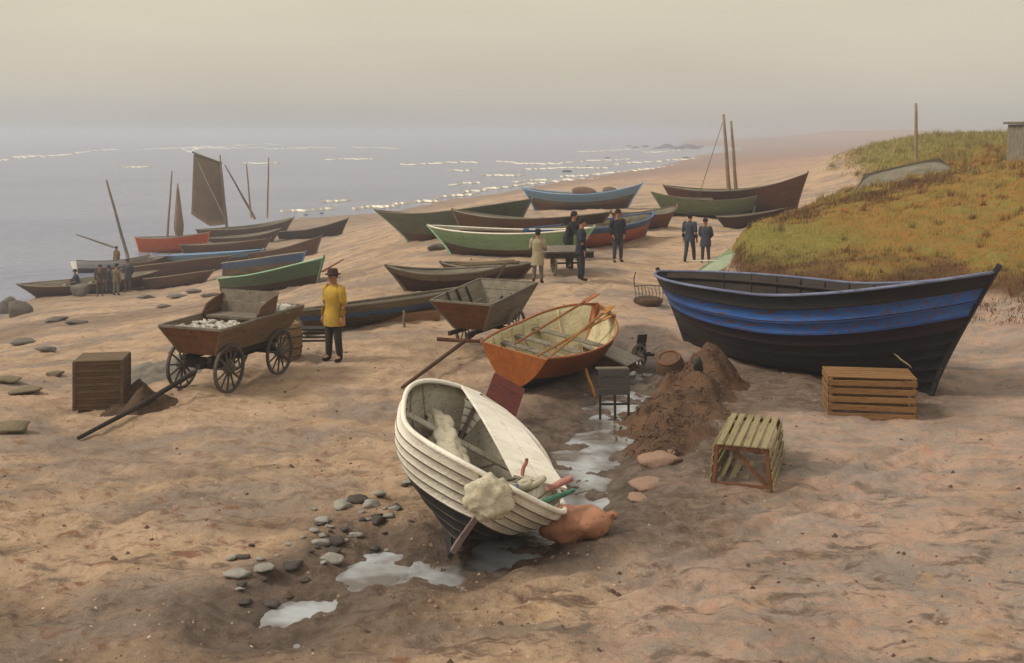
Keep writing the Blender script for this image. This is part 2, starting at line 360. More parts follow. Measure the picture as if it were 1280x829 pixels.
# ------------------------------------------------------------------ sea and stream
def water_mat(name, c, c2, rough, sc, st, strength, spec=.5, dist=1.0, csc=.07):
    m = bpy.data.materials.new(name); m.use_nodes = True; t = m.node_tree; N = t.nodes; b = N['Principled BSDF']
    ge = N.new('ShaderNodeNewGeometry'); q = N.new('ShaderNodeMapping'); q.inputs['Scale'].default_value = st; t.links.new(ge.outputs['Position'], q.inputs[0])
    n = N.new('ShaderNodeTexNoise'); n.inputs['Scale'].default_value = sc; n.inputs['Detail'].default_value = 6; n.inputs['Roughness'].default_value = .6; t.links.new(q.outputs[0], n.inputs['Vector'])
    n2 = N.new('ShaderNodeTexNoise'); n2.inputs['Scale'].default_value = sc * csc; n2.inputs['Detail'].default_value = 3; t.links.new(q.outputs[0], n2.inputs['Vector'])
    mr = N.new('ShaderNodeMapRange'); mr.inputs['From Min'].default_value = .4; mr.inputs['From Max'].default_value = .6; t.links.new(n2.outputs['Fac'], mr.inputs['Value'])
    x = N.new('ShaderNodeMix'); x.data_type = 'RGBA'; x.inputs['A'].default_value = (*hx(c), 1); x.inputs['B'].default_value = (*hx(c2), 1)
    t.links.new(mr.outputs[0], x.inputs['Factor']); t.links.new(x.outputs['Result'], b.inputs['Base Color'])
    b.inputs['Roughness'].default_value = rough; b.inputs['IOR'].default_value = 1.33; b.inputs['Specular IOR Level'].default_value = spec
    u = N.new('ShaderNodeBump'); u.inputs['Strength'].default_value = strength; u.inputs['Distance'].default_value = dist
    t.links.new(n.outputs['Fac'], u.inputs['Height']); t.links.new(u.outputs[0], b.inputs['Normal'])
    return m
bm = bmesh.new()
vv = [bm.verts.new(p) for p in ((-5800, 30, SEA), (5800, 30, SEA), (5800, 6200, SEA), (-5800, 6200, SEA))]; bm.faces.new(vv)
kind(obj('sea', bm, water_mat('sea_water', '#7f8396', '#8a8c9c', .22, .9, (.45, 1, 1), .8)), 'structure')
bm = bmesh.new(); wz = -.14
pts = []
for sgn in (1, -1):
    rr = range(len(CH)) if sgn == 1 else range(len(CH) - 1, -1, -1)
    for i in rr:
        a = Vector(CH[max(i - 1, 0)]); b = Vector(CH[min(i + 1, len(CH) - 1)]); n_ = (b - a).normalized(); n_ = Vector((-n_.y, n_.x)) * sgn * CHW[i] * 1.7
        pts.append((CH[i][0] + n_.x, CH[i][1] + n_.y))
n = len(CH)
vv = [bm.verts.new((x, y, wz)) for x, y in pts]
for i in range(n - 1): bm.faces.new((vv[i], vv[i + 1], vv[2 * n - 2 - i], vv[2 * n - 1 - i]))
kind(obj('stream_water', bm, water_mat('stream_water_surface', '#a6a9ab', '#5d544b', .05, 4, (1, 1, 1), .2, .9, .1, .35)), 'structure')  # pale patches in the base colour paint in reflected sky

# thin irregular ribbons: breaking surf, and sun glint modelled as pale mesh
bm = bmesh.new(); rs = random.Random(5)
def foam_and_glint(px0, py0, px1, py1, wpx, n=None):
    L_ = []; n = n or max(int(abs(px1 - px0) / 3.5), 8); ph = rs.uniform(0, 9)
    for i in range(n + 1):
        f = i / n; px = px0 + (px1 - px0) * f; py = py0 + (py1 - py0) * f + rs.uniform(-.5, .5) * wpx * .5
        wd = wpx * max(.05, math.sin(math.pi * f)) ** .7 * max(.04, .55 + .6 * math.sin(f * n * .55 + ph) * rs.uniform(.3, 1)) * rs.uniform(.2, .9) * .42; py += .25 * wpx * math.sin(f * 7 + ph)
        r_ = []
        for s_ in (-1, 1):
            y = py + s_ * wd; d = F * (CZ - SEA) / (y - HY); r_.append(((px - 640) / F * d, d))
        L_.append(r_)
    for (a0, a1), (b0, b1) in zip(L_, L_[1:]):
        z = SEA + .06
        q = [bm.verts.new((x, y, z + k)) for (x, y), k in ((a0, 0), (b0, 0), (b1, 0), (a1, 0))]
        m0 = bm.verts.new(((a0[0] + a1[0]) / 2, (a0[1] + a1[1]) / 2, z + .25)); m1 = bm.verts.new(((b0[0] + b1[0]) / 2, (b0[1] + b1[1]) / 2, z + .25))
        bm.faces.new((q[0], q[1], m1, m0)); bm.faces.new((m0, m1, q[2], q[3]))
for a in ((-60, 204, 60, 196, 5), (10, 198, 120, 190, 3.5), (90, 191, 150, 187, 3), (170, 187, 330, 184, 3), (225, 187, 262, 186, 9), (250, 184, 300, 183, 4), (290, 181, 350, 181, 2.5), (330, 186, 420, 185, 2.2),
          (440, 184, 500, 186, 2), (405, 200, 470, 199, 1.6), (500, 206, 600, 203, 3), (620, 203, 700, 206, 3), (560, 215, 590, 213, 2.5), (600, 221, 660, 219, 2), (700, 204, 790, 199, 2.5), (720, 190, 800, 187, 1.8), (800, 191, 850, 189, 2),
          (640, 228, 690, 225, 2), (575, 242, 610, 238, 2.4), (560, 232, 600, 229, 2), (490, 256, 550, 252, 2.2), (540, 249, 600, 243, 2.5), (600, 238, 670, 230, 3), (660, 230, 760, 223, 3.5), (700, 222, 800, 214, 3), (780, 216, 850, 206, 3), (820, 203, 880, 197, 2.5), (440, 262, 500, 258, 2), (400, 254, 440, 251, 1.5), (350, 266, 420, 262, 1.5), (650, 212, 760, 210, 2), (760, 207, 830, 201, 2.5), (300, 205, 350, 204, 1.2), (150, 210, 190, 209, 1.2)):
    foam_and_glint(*a)
kind(obj('surf_and_glint', bm, M('foam_and_glint', '#f2ead2', '#e4ddc8', '#d6cfc0', sc=.2, bump=0, rough=.9)), 'stuff')

# ------------------------------------------------------------------ haze
HT = 8.5; bm = bmesh.new(); box(bm, (0, 2900, (HT - 7.3) / 2), (11800, 6900, HT + 7.3))
hz = obj('haze', bm, []); kind(hz, 'stuff')
m = bpy.data.materials.new('air_haze'); m.use_nodes = True; t = m.node_tree; t.nodes.clear()
o_ = t.nodes.new('ShaderNodeOutputMaterial'); v_ = t.nodes.new('ShaderNodeVolumePrincipled')
v_.inputs['Color'].default_value = (.74, .765, .84, 1); v_.inputs['Density'].default_value = .0014; v_.inputs['Anisotropy'].default_value = .2
t.links.new(v_.outputs[0], o_.inputs['Volume']); hz.data.materials.append(m)

# ------------------------------------------------------------------ materials
WHITE = wood('weathered_white_paint', '#efe9da', '#d9d0bc', '#a89c86', fl=(.56, .80), sc=1.6, fac=(.4, .7))
CREAM = wood('cream_inner_paint', '#c9bd97', '#b5a67e', '#8d7d5c')
TAR = wood('black_tar', '#17161a', '#201d1f', '#3a332f', rough=.6, spec=.4)
TARBLUE = wood('tar_with_blue_cast', '#14161e', '#1c1f2b', '#38323a', fl=(.52, .7), rough=.6, spec=.4)
PLUM = wood('worn_plum_tar', '#2c2128', '#3a2a2c', '#191619', rough=.65)
BLUE = wood('flaking_blue_paint', '#2c62b4', '#3f74bc', '#6a4f58', fl=(.50, .62), sc=1.9, fac=(.35, .6), rough=.6)
BLUED = wood('dark_blue_paint', '#27498a', '#34599a', '#4a3a4c', rough=.65)
RAILB = wood('pale_blue_grey_rail', '#7d849c', '#5d6178', '#413c46')
ORANGE = wood('varnished_orange_timber', '#94501f', '#a8622b', '#5e3318', rough=.55, spec=.4)
OARW = wood('ochre_oar_wood', '#b4803e', '#9c6a33', '#7b5128')
GREYW = wood('grey_weathered_wood', '#7c7263', '#665c4f', '#4c4339')
GREYI = wood('grey_inner_boards', '#857d6b', '#6d6555', '#4f473c')
BROWNW = wood('brown_cart_boards', '#5b4635', '#6d5340', '#3c2e24')
BROWNR = wood('red_brown_boards', '#6a4731', '#7a5236', '#432f25')
DARKW = wood('dark_wet_wood', '#2e2723', '#3b322b', '#201b19')
REDB = wood('dark_red_board_paint', '#5c2d26', '#6b352b', '#3a1f1c')
CRATE1 = wood('golden_brown_slats', '#7b5936', '#8b6840', '#523c28')
CRATE2 = wood('straw_coloured_slats', '#94865f', '#7f7352', '#584d38')
TAN = wood('tan_cask_wood', '#8b7352', '#776146', '#574634')
GREENB = wood('soft_green_paint', '#9cc4a2', '#8db594', '#5f7e65')
GREEND = wood('deep_green_paint', '#628069', '#577560', '#344a3b')
GREENG = wood('grey_green_paint', '#768372', '#6a7566', '#545b50')
SAGE = wood('sage_green_paint', '#82967a', '#76896d', '#4c5746')
SKYB = wood('light_blue_paint', '#8ab4dc', '#7ea6d0', '#46697e')
MIDB = wood('muted_blue_paint', '#5c7aa8', '#516d98', '#36486a')
PINK = wood('faded_pink_paint', '#cf7a66', '#cc8270', '#7d4a40')
REDO = wood('bright_red_orange_paint', '#f47a40', '#e66c3a', '#a0442c')
BRN = wood('brown_hull_tar', '#6b5547', '#765f4f', '#4f4035')
BRND = wood('dark_brown_hull_tar', '#44362f', '#503f35', '#332a26')
PUTTY = wood('putty_grey_paint', '#a39c8b', '#918a79', '#625a4d')
IRON = M('rusty_iron', '#3a332f', '#54402f', '#231f1e', sc=6, rough=.6)
BLEACH = wood('bleached_pole_wood', '#998467', '#83705a', '#665543')
CANVAS = M('tan_sailcloth', '#85705a', '#78634e', '#927d66', sc=1.2, bsc=9, bump=.3)
LINEN = M('pale_sailcloth', '#bdb49c', '#a79d87', '#8d846f', sc=2.2, bsc=12, bump=.4)
ROPE = M('hemp_rope', '#8f8163', '#766a50', '#5c5240', sc=8, bsc=60)
NETM = M('brown_tarred_net', '#4f3c2b', '#5f4a35', '#33281f', sc=3, bsc=45, bump=1.0, dist=.04)
KELP = M('brown_seaweed', '#5b4331', '#6f523a', '#3a2b20', sc=2, st=(1, 1, 1), bsc=26, bump=1.0, dist=.06)
STONE = M('wet_grey_stone', '#6e665c', '#5b544c', '#47413b', sc=2, bsc=18, bump=.6)
PALEST = M('pale_grey_stone', '#969289', '#827d74', '#68635b', sc=3, bsc=18, bump=.6)
SEAROCK = M('blue_grey_sea_rock', '#55565f', '#484a54', '#3a3b43', sc=.6, bsc=4, bump=.5)
BUOY = M('orange_tanned_hide', '#98684f', '#a97a5b', '#7a4e3b', sc=3, bsc=20, bump=.3, rough=.6)
FISH = M('white_fish_scraps', '#c5c0b4', '#a9a296', '#7f776c', sc=9, bsc=40, bump=.6, rough=.5)

# ------------------------------------------------------------------ boats
def sub(o, lst): return lst
class Hull: pass
def hull_pt(H, s, t):
    """s: 0 stern .. 1 bow, t: 0 keel .. 1 gunwale -> x, half breadth, z"""
    q = 2 * s - 1
    xk = -H.L / 2 + H.ra + (H.L - H.ra - H.rf) * s
    xg = -H.L / 2 + H.L * s
    c = t ** 1.15
    x = xk * (1 - c) + xg * c
    if H.tr > 0 and q < 0: b = 1 - (1 - H.tr) * (-q) ** 2.0
    else: b = max(1 - abs(q) ** H.ful, 0) ** H.pw
    b *= H.B / 2
    v = abs(q) ** 2.2 if (q > 0 or H.tr == 0) else abs(q) ** 2 * .45
    full = math.sin(t * math.pi / 2) ** .72; vee = t ** 1.25
    y = b * (full * (1 - v) + vee * v)
    zk = .05 * H.D * abs(q) ** 3
    zg = H.D + (H.sf * q ** H.se if q > 0 else H.sa * (-q) ** H.se)
    g = (1 - math.cos(t * math.pi / 2)) * (1 - v) + t * v
    g = .45 * t + .55 * g
    return x, y, zk + (zg - zk) * g
def boat(name, label, P0, P1, B, D, bands, sf=.35, sa=.2, rf=.7, ra=.4, tr=0.0, inner=GREYI, rail=GREYW, heel=0, group=None,
         ns=26, nst=7, thwarts=3, ribs=0, embed=.05, railr=.022, cat='boat', post=.12, keelm=None, postm=None, lift=None, floorb=True, thm=None, ful=2.4, pw=.85, se=2.0, lapw=.014, seam=None, dpitch=0):
    """stern at P0, bow at P1 (world xy); bands = [(t, material), ...] from the keel up"""
    P0, P1 = Vector(P0), Vector(P1); mid = (P0 + P1) / 2; d = P1 - P0
    H = Hull(); H.L = d.xy.length; H.B = B; H.D = D; H.sf = sf; H.sa = sa; H.rf = rf; H.ra = ra; H.tr = tr; H.ful = ful; H.pw = pw; H.se = se
    z0 = max(gz(P0.x, P0.y), SEA - .15); z1 = max(gz(P1.x, P1.y), SEA - .15)
    pitch = -math.atan2(z1 - z0, H.L) + R(dpitch)
    root = thing(name, label, cat, (mid.x, mid.y, 0), (R(heel), pitch, math.atan2(d.y, d.x)), group)
    root.rotation_mode = 'XYZ'
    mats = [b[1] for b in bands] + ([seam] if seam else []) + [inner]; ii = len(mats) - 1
    bm = bmesh.new(); th = .028; lap = lapw
    allp = []
    for side in (1, -1):
        prev = None
        for k in range(nst):
            t0, t1 = k / nst, (k + 1) / nst
            mi = next(i for i, b in enumerate(bands) if (t0 + t1) / 2 <= b[0] + 1e-6)
            rows = []
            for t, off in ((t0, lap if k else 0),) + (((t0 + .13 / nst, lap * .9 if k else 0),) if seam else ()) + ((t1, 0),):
                r_ = []
                for i in range(ns + 1):
                    s = i / ns; x, y, z = hull_pt(H, s, t); e = 1 if 0 < i < ns or (tr > 0 and i == 0) else 0
                    r_.append(bm.verts.new((x, side * (y + off * e + (.004 if y < .01 else 0)), z - off * .3 * e)))
                rows.append(r_)
            allp += rows[0] + rows[-1]
            for i in range(ns):
                for ra_, rb_ in zip(rows, rows[1:]):
                    q = (ra_[i], ra_[i + 1], rb_[i + 1], rb_[i])
                    f = bm.faces.new(q if side == 1 else q[::-1]); f.material_index = ii - 1 if (seam and ra_ is rows[0] and k) else mi; f.smooth = True  # seam sliver: dark strip that paints in the shadow line of each lap
                if prev:
                    q = (prev[i], prev[i + 1], rows[0][i + 1], rows[0][i]); f = bm.faces.new(q if side == 1 else q[::-1]); f.material_index = mi
            prev = rows[-1]
        # inner skin
        irows = []
        for k in range(nst + 1):
            t = max(k / nst, .06); r_ = []
            for i in range(ns + 1):
                s = .012 + .976 * i / ns; x, y, z = hull_pt(H, s, t); r_.append(bm.verts.new((x, side * max(y - th, .0), z + .015 * (1 - t))))
            irows.append(r_)
        for a, b in zip(irows, irows[1:]):
            for i in range(ns):
                q = (a[i], b[i], b[i + 1], a[i + 1]); f = bm.faces.new(q if side == 1 else q[::-1]); f.material_index = ii; f.smooth = True
        for i in range(ns):
            q = (prev[i], prev[i + 1], irows[-1][i + 1], irows[-1][i]); f = bm.faces.new(q); f.material_index = ii
    pts = [v.co.copy() for v in allp]
    obj('hull', bm, mats, root)
    det = H.L
    # transom
    if tr > 0:
        bm = bmesh.new(); o_, i_ = [], []
        for side in (1, -1):
            rr = range(0, nst + 1) if side == 1 else range(nst, -1, -1)
            for k in rr:
                x, y, z = hull_pt(H, 0, k / nst)
                o_.append(bm.verts.new((x - .03, side * (y + .012), z))); i_.append(bm.verts.new((x + .015, side * (y + .012), z)))
        bm.faces.new(o_); bm.faces.new(i_[::-1])
        for i in range(len(o_)): bm.faces.new((o_[i], i_[i], i_[(i + 1) % len(o_)], o_[(i + 1) % len(o_)]))
        obj('transom', bm, [bands[-1][1]], root)
    for side in (1, -1):
        bm = bmesh.new(); P = []
        for i in range(ns + 1):
            x, y, z = hull_pt(H, i / ns, 1); P.append((x, side * (y + .004), z + railr * .7))
        tube(bm, P, railr, 6); obj('gunwale', bm, rail, root)
    pm = postm or bands[-1][1]
    for nm, s, ext in (('stem_post', 1, post),) + ((('stern_post', 0, post * .6),) if tr == 0 else ()):
        bm = bmesh.new(); P = []
        for k in range(9):
            x, y, z = hull_pt(H, s, k / 8); P.append(Vector((x, 0, z)))
        e = (P[-1] - P[-2]).normalized(); P.append(P[-1] + e * ext); P[0].z -= .03
        for a, b in zip(P, P[1:]): beam(bm, a - (b - a) * .05, b + (b - a) * .05, .055, .075)
        obj(nm, bm, pm, root)
    bm = bmesh.new()
    x0 = hull_pt(H, 0, 0)[0]; x1 = hull_pt(H, 1, 0)[0]
    box(bm, ((x0 + x1) / 2, 0, -.035), (x1 - x0, .05, .10)); obj('keel', bm, keelm or bands[0][1], root)
    for k in range(thwarts):
        s = .2 + .58 * (k + .5) / thwarts; x, y, z = hull_pt(H, s, .80)
        bm = bmesh.new(); box(bm, (x, 0, z), (.2, 2 * y - .05, .03), bev=.006); obj('thwart', bm, thm or inner, root)
    if floorb:
        bm = bmesh.new(); zf = D * .16
        for j in range(5):
            yy = (j - 2) * B * .105; hw = B * .048
            ok = []
            for i in range(8, 93):
                for t in (.1, .15, .2, .25, .3, .35, .4, .5, .6):
                    x, y, z = hull_pt(H, i / 100, t)
                    if z >= zf: break
                if y > abs(yy) + hw + .05 and z < zf + .12: ok.append(x)
            if len(ok) < 8: continue
            a, b = ok[0], ok[-1]
            box(bm, ((a + b) / 2, yy, zf + abs(j - 2) * .015), (b - a, hw * 2, .02))
        if len(bm.verts): obj('floorboards', bm, inner, root)
        else: bm.free()
    for k in range(ribs):
        s = .1 + .82 * (k + .5) / ribs; bm = bmesh.new(); P = []
        for j in range(-7, 8):
            t = max(abs(j) / 7, .06); x, y, z = hull_pt(H, s, t); P.append((x, math.copysign(max(y - th - .012, 0), j), z + .02 * (1 - t)))
        tube(bm, P, .019, 5); obj('rib', bm, inner, root)
    rm = root.matrix_basis; lo = 1e9
    wp = [rm @ p for p in pts[::3]]; hh = np.maximum(height(np.array([p.x for p in wp]), np.array([p.y for p in wp])), SEA - .2)
    lo = min(p.z - h for p, h in zip(wp, hh)); root.location.z = -lo - embed if lift is None else lift
    root_H[root.name] = H
    return root
root_H = {}
def oar(bm, a, b, r=.022, blade=.45):
    a, b = Vector(a), Vector(b); d = (b - a); l = d.length; d /= l
    tube(bm, (a, a + d * (l - blade)), (r * .8, r), 8)
    q = frame(d); c = a + d * (l - blade / 2); box(bm, c, (blade, .13, .02), q, .006)
def mast(root, name, a, b, r0, r1, mat, rel=True):
    bm = bmesh.new(); a, b = (LOC(root, a), LOC(root, b)) if rel else (Vector(a), Vector(b))
    n = 6; P = [a.lerp(b, i / n) + Vector((.01 * math.sin(i * 2), 0, 0)) for i in range(n + 1)]
    tube(bm, P, [r0 + (r1 - r0) * i / n for i in range(n + 1)], 8); return obj(name, bm, mat, root)

# ---- the big blue and black boat
bb = boat('fishing_boat', 'large blue and black clinker boat with tall raked stem below the grassy dune', W(825, 335, 24.0), W(1247, 328, 17.5), 2.7, 1.6,
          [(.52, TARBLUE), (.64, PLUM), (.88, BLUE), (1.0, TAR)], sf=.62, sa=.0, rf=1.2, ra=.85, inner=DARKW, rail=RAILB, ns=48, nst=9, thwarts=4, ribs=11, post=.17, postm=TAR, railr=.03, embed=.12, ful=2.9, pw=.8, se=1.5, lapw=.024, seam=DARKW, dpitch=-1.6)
Hb = root_H[bb.name]
for side in (1, -1):
    for tt in (.67, .775):
        bm = bmesh.new(); P = []
        for i in range(49):
            x, y, z = hull_pt(Hb, i / 48, tt); P.append((x, side * (y + .012), z))
        tube(bm, P, .018, 6); obj('rubbing_strake', bm, BLUED, bb)
    bm = bmesh.new(); P = []
    for i in range(49):
        x, y, z = hull_pt(Hb, i / 48, .93); P.append((x, side * max(y - .07, 0), z))
    tube(bm, P, .035, 5); obj('inwale', bm, DARKW, bb)
# ---- white dinghy lying over on its bilge
wd = boat('dinghy', 'white clinker dinghy with black bottom, heeled over on its bilge in the foreground', (-.84, 14.35), (-.58, 10.95), 2.02, .70,
          [(.40, TAR), (1.0, WHITE)], sf=.24, sa=.16, rf=.38, ra=.3, inner=PUTTY, rail=WHITE, heel=-29, ns=40, nst=9, thwarts=2, ribs=8, railr=.03, embed=.05, postm=wood('grey_pink_stem_paint', '#87726f', '#756464', '#5e5050'), post=.05, ful=3.6, pw=.62, lapw=.036, seam=M('grey_lap_shade', '#6f675b', '#585147', None, sc=6))  # grey strip along the laps is painted lap shadow
Hw = root_H[wd.name]
DW = lambda x, y, z: wd.matrix_basis @ Vector((x, y, z))
def solo(name, bm, mat, label, cat, group=None, smooth=False, origin=None):
    """a thing that is one mesh; its origin is moved to the mesh's base"""
    o = obj(name, bm, mat, None, smooth); me = o.data; n = len(me.vertices); a = np.empty(n * 3); me.vertices.foreach_get('co', a); a = a.reshape(-1, 3)
    c = Vector(((a[:, 0].min() + a[:, 0].max()) / 2, (a[:, 1].min() + a[:, 1].max()) / 2, a[:, 2].min()))
    me.transform(Matrix.Translation(-c)); o.location = c
    return tag(o, label, cat, group)
# local frame of the dinghy: x towards the viewer, +y to the right of the picture once it is heeled
# broad white board laid across the right gunwale
bm = bmesh.new()
q = [DW(-1.56, -.30, .90), DW(-1.50, .36, .90), DW(.42, 1.0, .87), DW(.54, .36, .76)]
for i, (t0, t1) in enumerate(((0, .48), (.5, 1))):
    a = [q[0].lerp(q[1], t0), q[3].lerp(q[2], t0), q[3].lerp(q[2], t1), q[0].lerp(q[1], t1)]
    n_ = 10
    for k in range(n_):
        u0, u1 = k / n_, (k + 1) / n_; s0 = .05 * math.sin(math.pi * u0); s1 = .05 * math.sin(math.pi * u1)
        P = [a[0].lerp(a[1], u0) + Vector((0, 0, s0)), a[0].lerp(a[1], u1) + Vector((0, 0, s1)), a[3].lerp(a[2], u1) + Vector((0, 0, s1)), a[3].lerp(a[2], u0) + Vector((0, 0, s0))]
        panel(bm, P, .035)
solo('boat_cover_board', bm, WHITE, 'broad white painted board lying across the inside of the heeled white dinghy', 'board')
# bundle of pale sailcloth along the dinghy's left side
bm = bmesh.new(); A0 = DW(-1.25, -.5, .48); A1 = DW(1.2, -.2, .66); q_ = frame(A1 - A0); n_ = 36; rg_ = []
for i in range(n_ + 1):
    f = i / n_; c = A0.lerp(A1, f) + Vector((.03 * math.sin(f * 7), 0, .03 * math.sin(f * 9 + 1))); r0 = (.05 + .09 * math.sin(math.pi * min(f * 1.1, 1)) ** .6) * (1 - .28 * math.exp(-((f * 5 % 1 - .5) * 7) ** 2)); ring = []
    for k in range(28):
        t = 2 * math.pi * k / 28; r = r0 * (1 + .16 * math.sin(5 * t + f * 8) + .10 * math.sin(9 * t - f * 13)); ring.append(bm.verts.new(c + q_ @ Vector((0, math.cos(t) * r * 1.25, math.sin(t) * r * .85))))
    rg_.append(ring)
for r0, r1 in zip(rg_, rg_[1:]):
    for k in range(28): bm.faces.new((r0[k], r0[(k + 1) % 28], r1[(k + 1) % 28], r1[k])).smooth = True
bm.faces.new(rg_[0]); bm.faces.new(rg_[-1])
solo('sail_bundle', bm, LINEN, 'rolled bundle of pale sailcloth lying lengthwise in the white dinghy', 'sail', smooth=True)
# canvas bow fender
bm = bmesh.new(); blob(bm, DW(1.78, -.05, .80), (.22, .10, .22), 4, .34, 2.2, 4)
solo('bow_fender', bm, M('stained_canvas', '#c9c2ae', '#b3a88c', '#8f7f63', sc=6, bsc=30), 'stained round canvas fender hung over the bow of the white dinghy', 'fender', smooth=True)
COLS = (('green_peg_paint', '#4f7a63'), ('pink_peg_paint', '#bb7a6c'), ('blue_peg_paint', '#8296b8'), ('rose_peg_paint', '#c48a80'))
PC = [M(n_, c_, None, None, sc=4) for n_, c_ in COLS]
def stick(name, a, b, r, mat, label, cat, group=None):
    bm = bmesh.new(); a = Vector(a); b = Vector(b); tube(bm, [a.lerp(b, i / 5) + Vector((.008 * math.sin(i * 2.1), 0, 0)) for i in range(6)], [r * k for k in (.9, 1, 1.05, 1, .95, .8)], 8)
    return solo(name, bm, mat, label, cat, group)
stick('boat_pole', DW(.72, .98, .98), DW(1.42, .3, .62), .03, PC[0], 'dark green pole slanting across the front of the white dinghy', 'pole')
stick('peg', DW(.58, .94, 1.06), DW(.62, .74, .82), .04, PC[3], 'stout rose coloured peg at the far right end of the dinghy board', 'peg')
stick('peg', DW(.45, .42, .98), DW(.5, .46, .74), .022, PC[1], 'thin pink peg standing on the white board of the dinghy', 'peg')
stick('peg', DW(1.1, .3, .85), DW(1.3, .3, .62), .028, PC[2], 'short pale blue peg beside the green pole in the dinghy', 'peg')
bm = bmesh.new(); P = []
for i in range(26):
    f = i / 25; P.append(DW(.62, .62, .86).lerp(DW(1.35, .1, .8), f) + Vector((.09 * math.sin(f * 17), .05 * math.cos(f * 13), .03 * math.sin(f * 21))))
tube(bm, P, .035, 7); solo('rope_tangle', bm, LINEN, 'pale tangled rope and rag over the bow thwart of the white dinghy', 'rope')
bm = bmesh.new()
for k in range(2): blob(bm, G(708 + 26 * k, 11.95 + .05 * k, .15), (.29 - .02 * k, .25, .20 - .02 * k), 3, .2, 1.6, 9 + k)
tube(bm, [G(757, 11.98, .17), G(766, 11.97, .20), G(772, 11.95, .16)], [.05, .03, .045], 8)
solo('float_bag', bm, BUOY, 'lumpy orange hide float bag on the sand against the white dinghy', 'float', smooth=True)

# ---- orange varnished boat
ob = boat('rowing_boat', 'orange varnished rowing boat with cream inside, black bottom and square stern', W(636, 445, 18.3), W(739, 394, 21.3), 1.72, .64,
          [(.5, TAR), (1.0, ORANGE)], sf=.30, sa=.08, rf=.4, ra=.12, tr=.7, inner=CREAM, rail=ORANGE, heel=9, ns=32, nst=8, thwarts=3, ribs=6, embed=-.02, ful=3.0, pw=.7, thm=GREYI, postm=ORANGE, post=.03)
OB = lambda x, y, z: ob.matrix_basis @ Vector((x, y, z))
for i, (a, b) in enumerate((((-1.5, -.42, .55), (1.75, -.28, .98)), ((-1.6, -.2, .55), (1.5, -.42, .9)))):
    bm = bmesh.new(); oar(bm, OB(*a), OB(*b), .026, .5)
    solo('oar', bm, OARW, ('ochre oar lying nearest the right side in the orange rowing boat', 'ochre oar lying beside another down the middle of the orange rowing boat')[i], 'oar', 'oars in the orange rowing boat')
bm = bmesh.new(); oar(bm, OB(-1.0, .35, .6), OB(1.9, .12, 1.1), .024, .5)
solo('oar', bm, wood('reddish_oar', '#a5673f', '#8c5533', '#6b4028'), 'reddish oar pointing out over the bow of the orange rowing boat', 'oar', 'oars in the orange rowing boat')
stick('boat_prop', W(728, 452, 19.4), G(744, 18.6), .035, OARW, 'short tan prop leaning under the right side of the orange boat', 'prop')
# dark red board leaning between the two boats
bm = bmesh.new(); a, b, c, d = W(618, 466, 16.9), W(656, 487, 16.9), G(641, 16.3, -.02), W(604, 503, 16.4)
planks(bm, a, b, c, d, 4, .03, .002)
solo('hatch_board', bm, REDB, 'dark red painted hatch board leaning between the orange boat and white dinghy', 'board')

# ------------------------------------------------------------------ wheels and carts
def wheel_parts(root, c, ax, r, rim=.04, spokes=10, mat=None, name='wheel', hub=.09):
    """spoked wheel, centre c, axle direction ax (root's local space)"""
    mat = mat or GREYW; ax = Vector(ax).normalized(); q = frame(ax)
    bm = bmesh.new(); P = [Vector(c) + q @ Vector((0, math.cos(t), math.sin(t))) * (r - rim / 2) for t in [2 * math.pi * k / 28 for k in range(29)]]
    rings = []
    for k in range(28):
        t = 2 * math.pi * k / 28; rr = []
        for (dr, dx) in ((0, -.022), (0, .022), (-rim, .022), (-rim, -.022)):
            rr.append(bm.verts.new(Vector(c) + q @ Vector((dx, math.cos(t) * (r + dr), math.sin(t) * (r + dr)))))
        rings.append(rr)
    for k in range(28):
        a, b = rings[k], rings[(k + 1) % 28]
        for j in range(4): bm.faces.new((a[j], a[(j + 1) % 4], b[(j + 1) % 4], b[j]))
    w_ = obj(name, bm, mat, root)
    bm = bmesh.new(); tube(bm, (Vector(c) - ax * .1, Vector(c) - ax * .05, Vector(c) + ax * .05, Vector(c) + ax * .1), (hub * .6, hub, hub, hub * .6), 12); obj('hub', bm, mat, w_)
    for k in range(spokes):
        t = 2 * math.pi * (k + .3) / spokes; bm = bmesh.new(); u = q @ Vector((0, math.cos(t), math.sin(t)))
        tube(bm, (Vector(c) + u * hub * .8, Vector(c) + u * (r - rim)), (.02, .014), 6); obj('spoke', bm, mat, w_)
    return w_
def seam(bm, a, b, c, d, n, th): planks(bm, a, b, c, d, n, th, .004)
def flared(root, x0, x1, wb, wt, zb, zt0, zt1, ends, mat, matf, th=.03, n=4, slope0=.2, slope1=.2):
    """open cart box: bottom from x0 to x1, flared sides; local x forward"""
    b = [(x0, -wb, zb), (x0, wb, zb), (x1, wb, zb), (x1, -wb, zb)]
    t_ = [(x0 - slope0, -wt, zt0), (x0 - slope0, wt, zt0), (x1 + slope1, wt, zt1), (x1 + slope1, -wt, zt1)]
    for nm, i, j, m_ in (('rear_board', 0, 1, mat), ('side_board', 1, 2, mat), ('front_board', 2, 3, matf), ('side_board', 3, 0, mat)):
        bm = bmesh.new(); seam(bm, b[i], b[j], t_[j], t_[i], n, th); obj(nm, bm, m_, root)
        bm = bmesh.new(); beam(bm, t_[i], t_[j], .045, .045, .006); obj('top_rail', bm, GREYW, root)
    for i in range(4):
        bm = bmesh.new(); beam(bm, b[i], t_[i], .05, .05); obj('corner_post', bm, mat, root)
    bm = bmesh.new(); seam(bm, b[0], b[1], b[2], b[3], 6, .03); obj('floor', bm, mat, root)
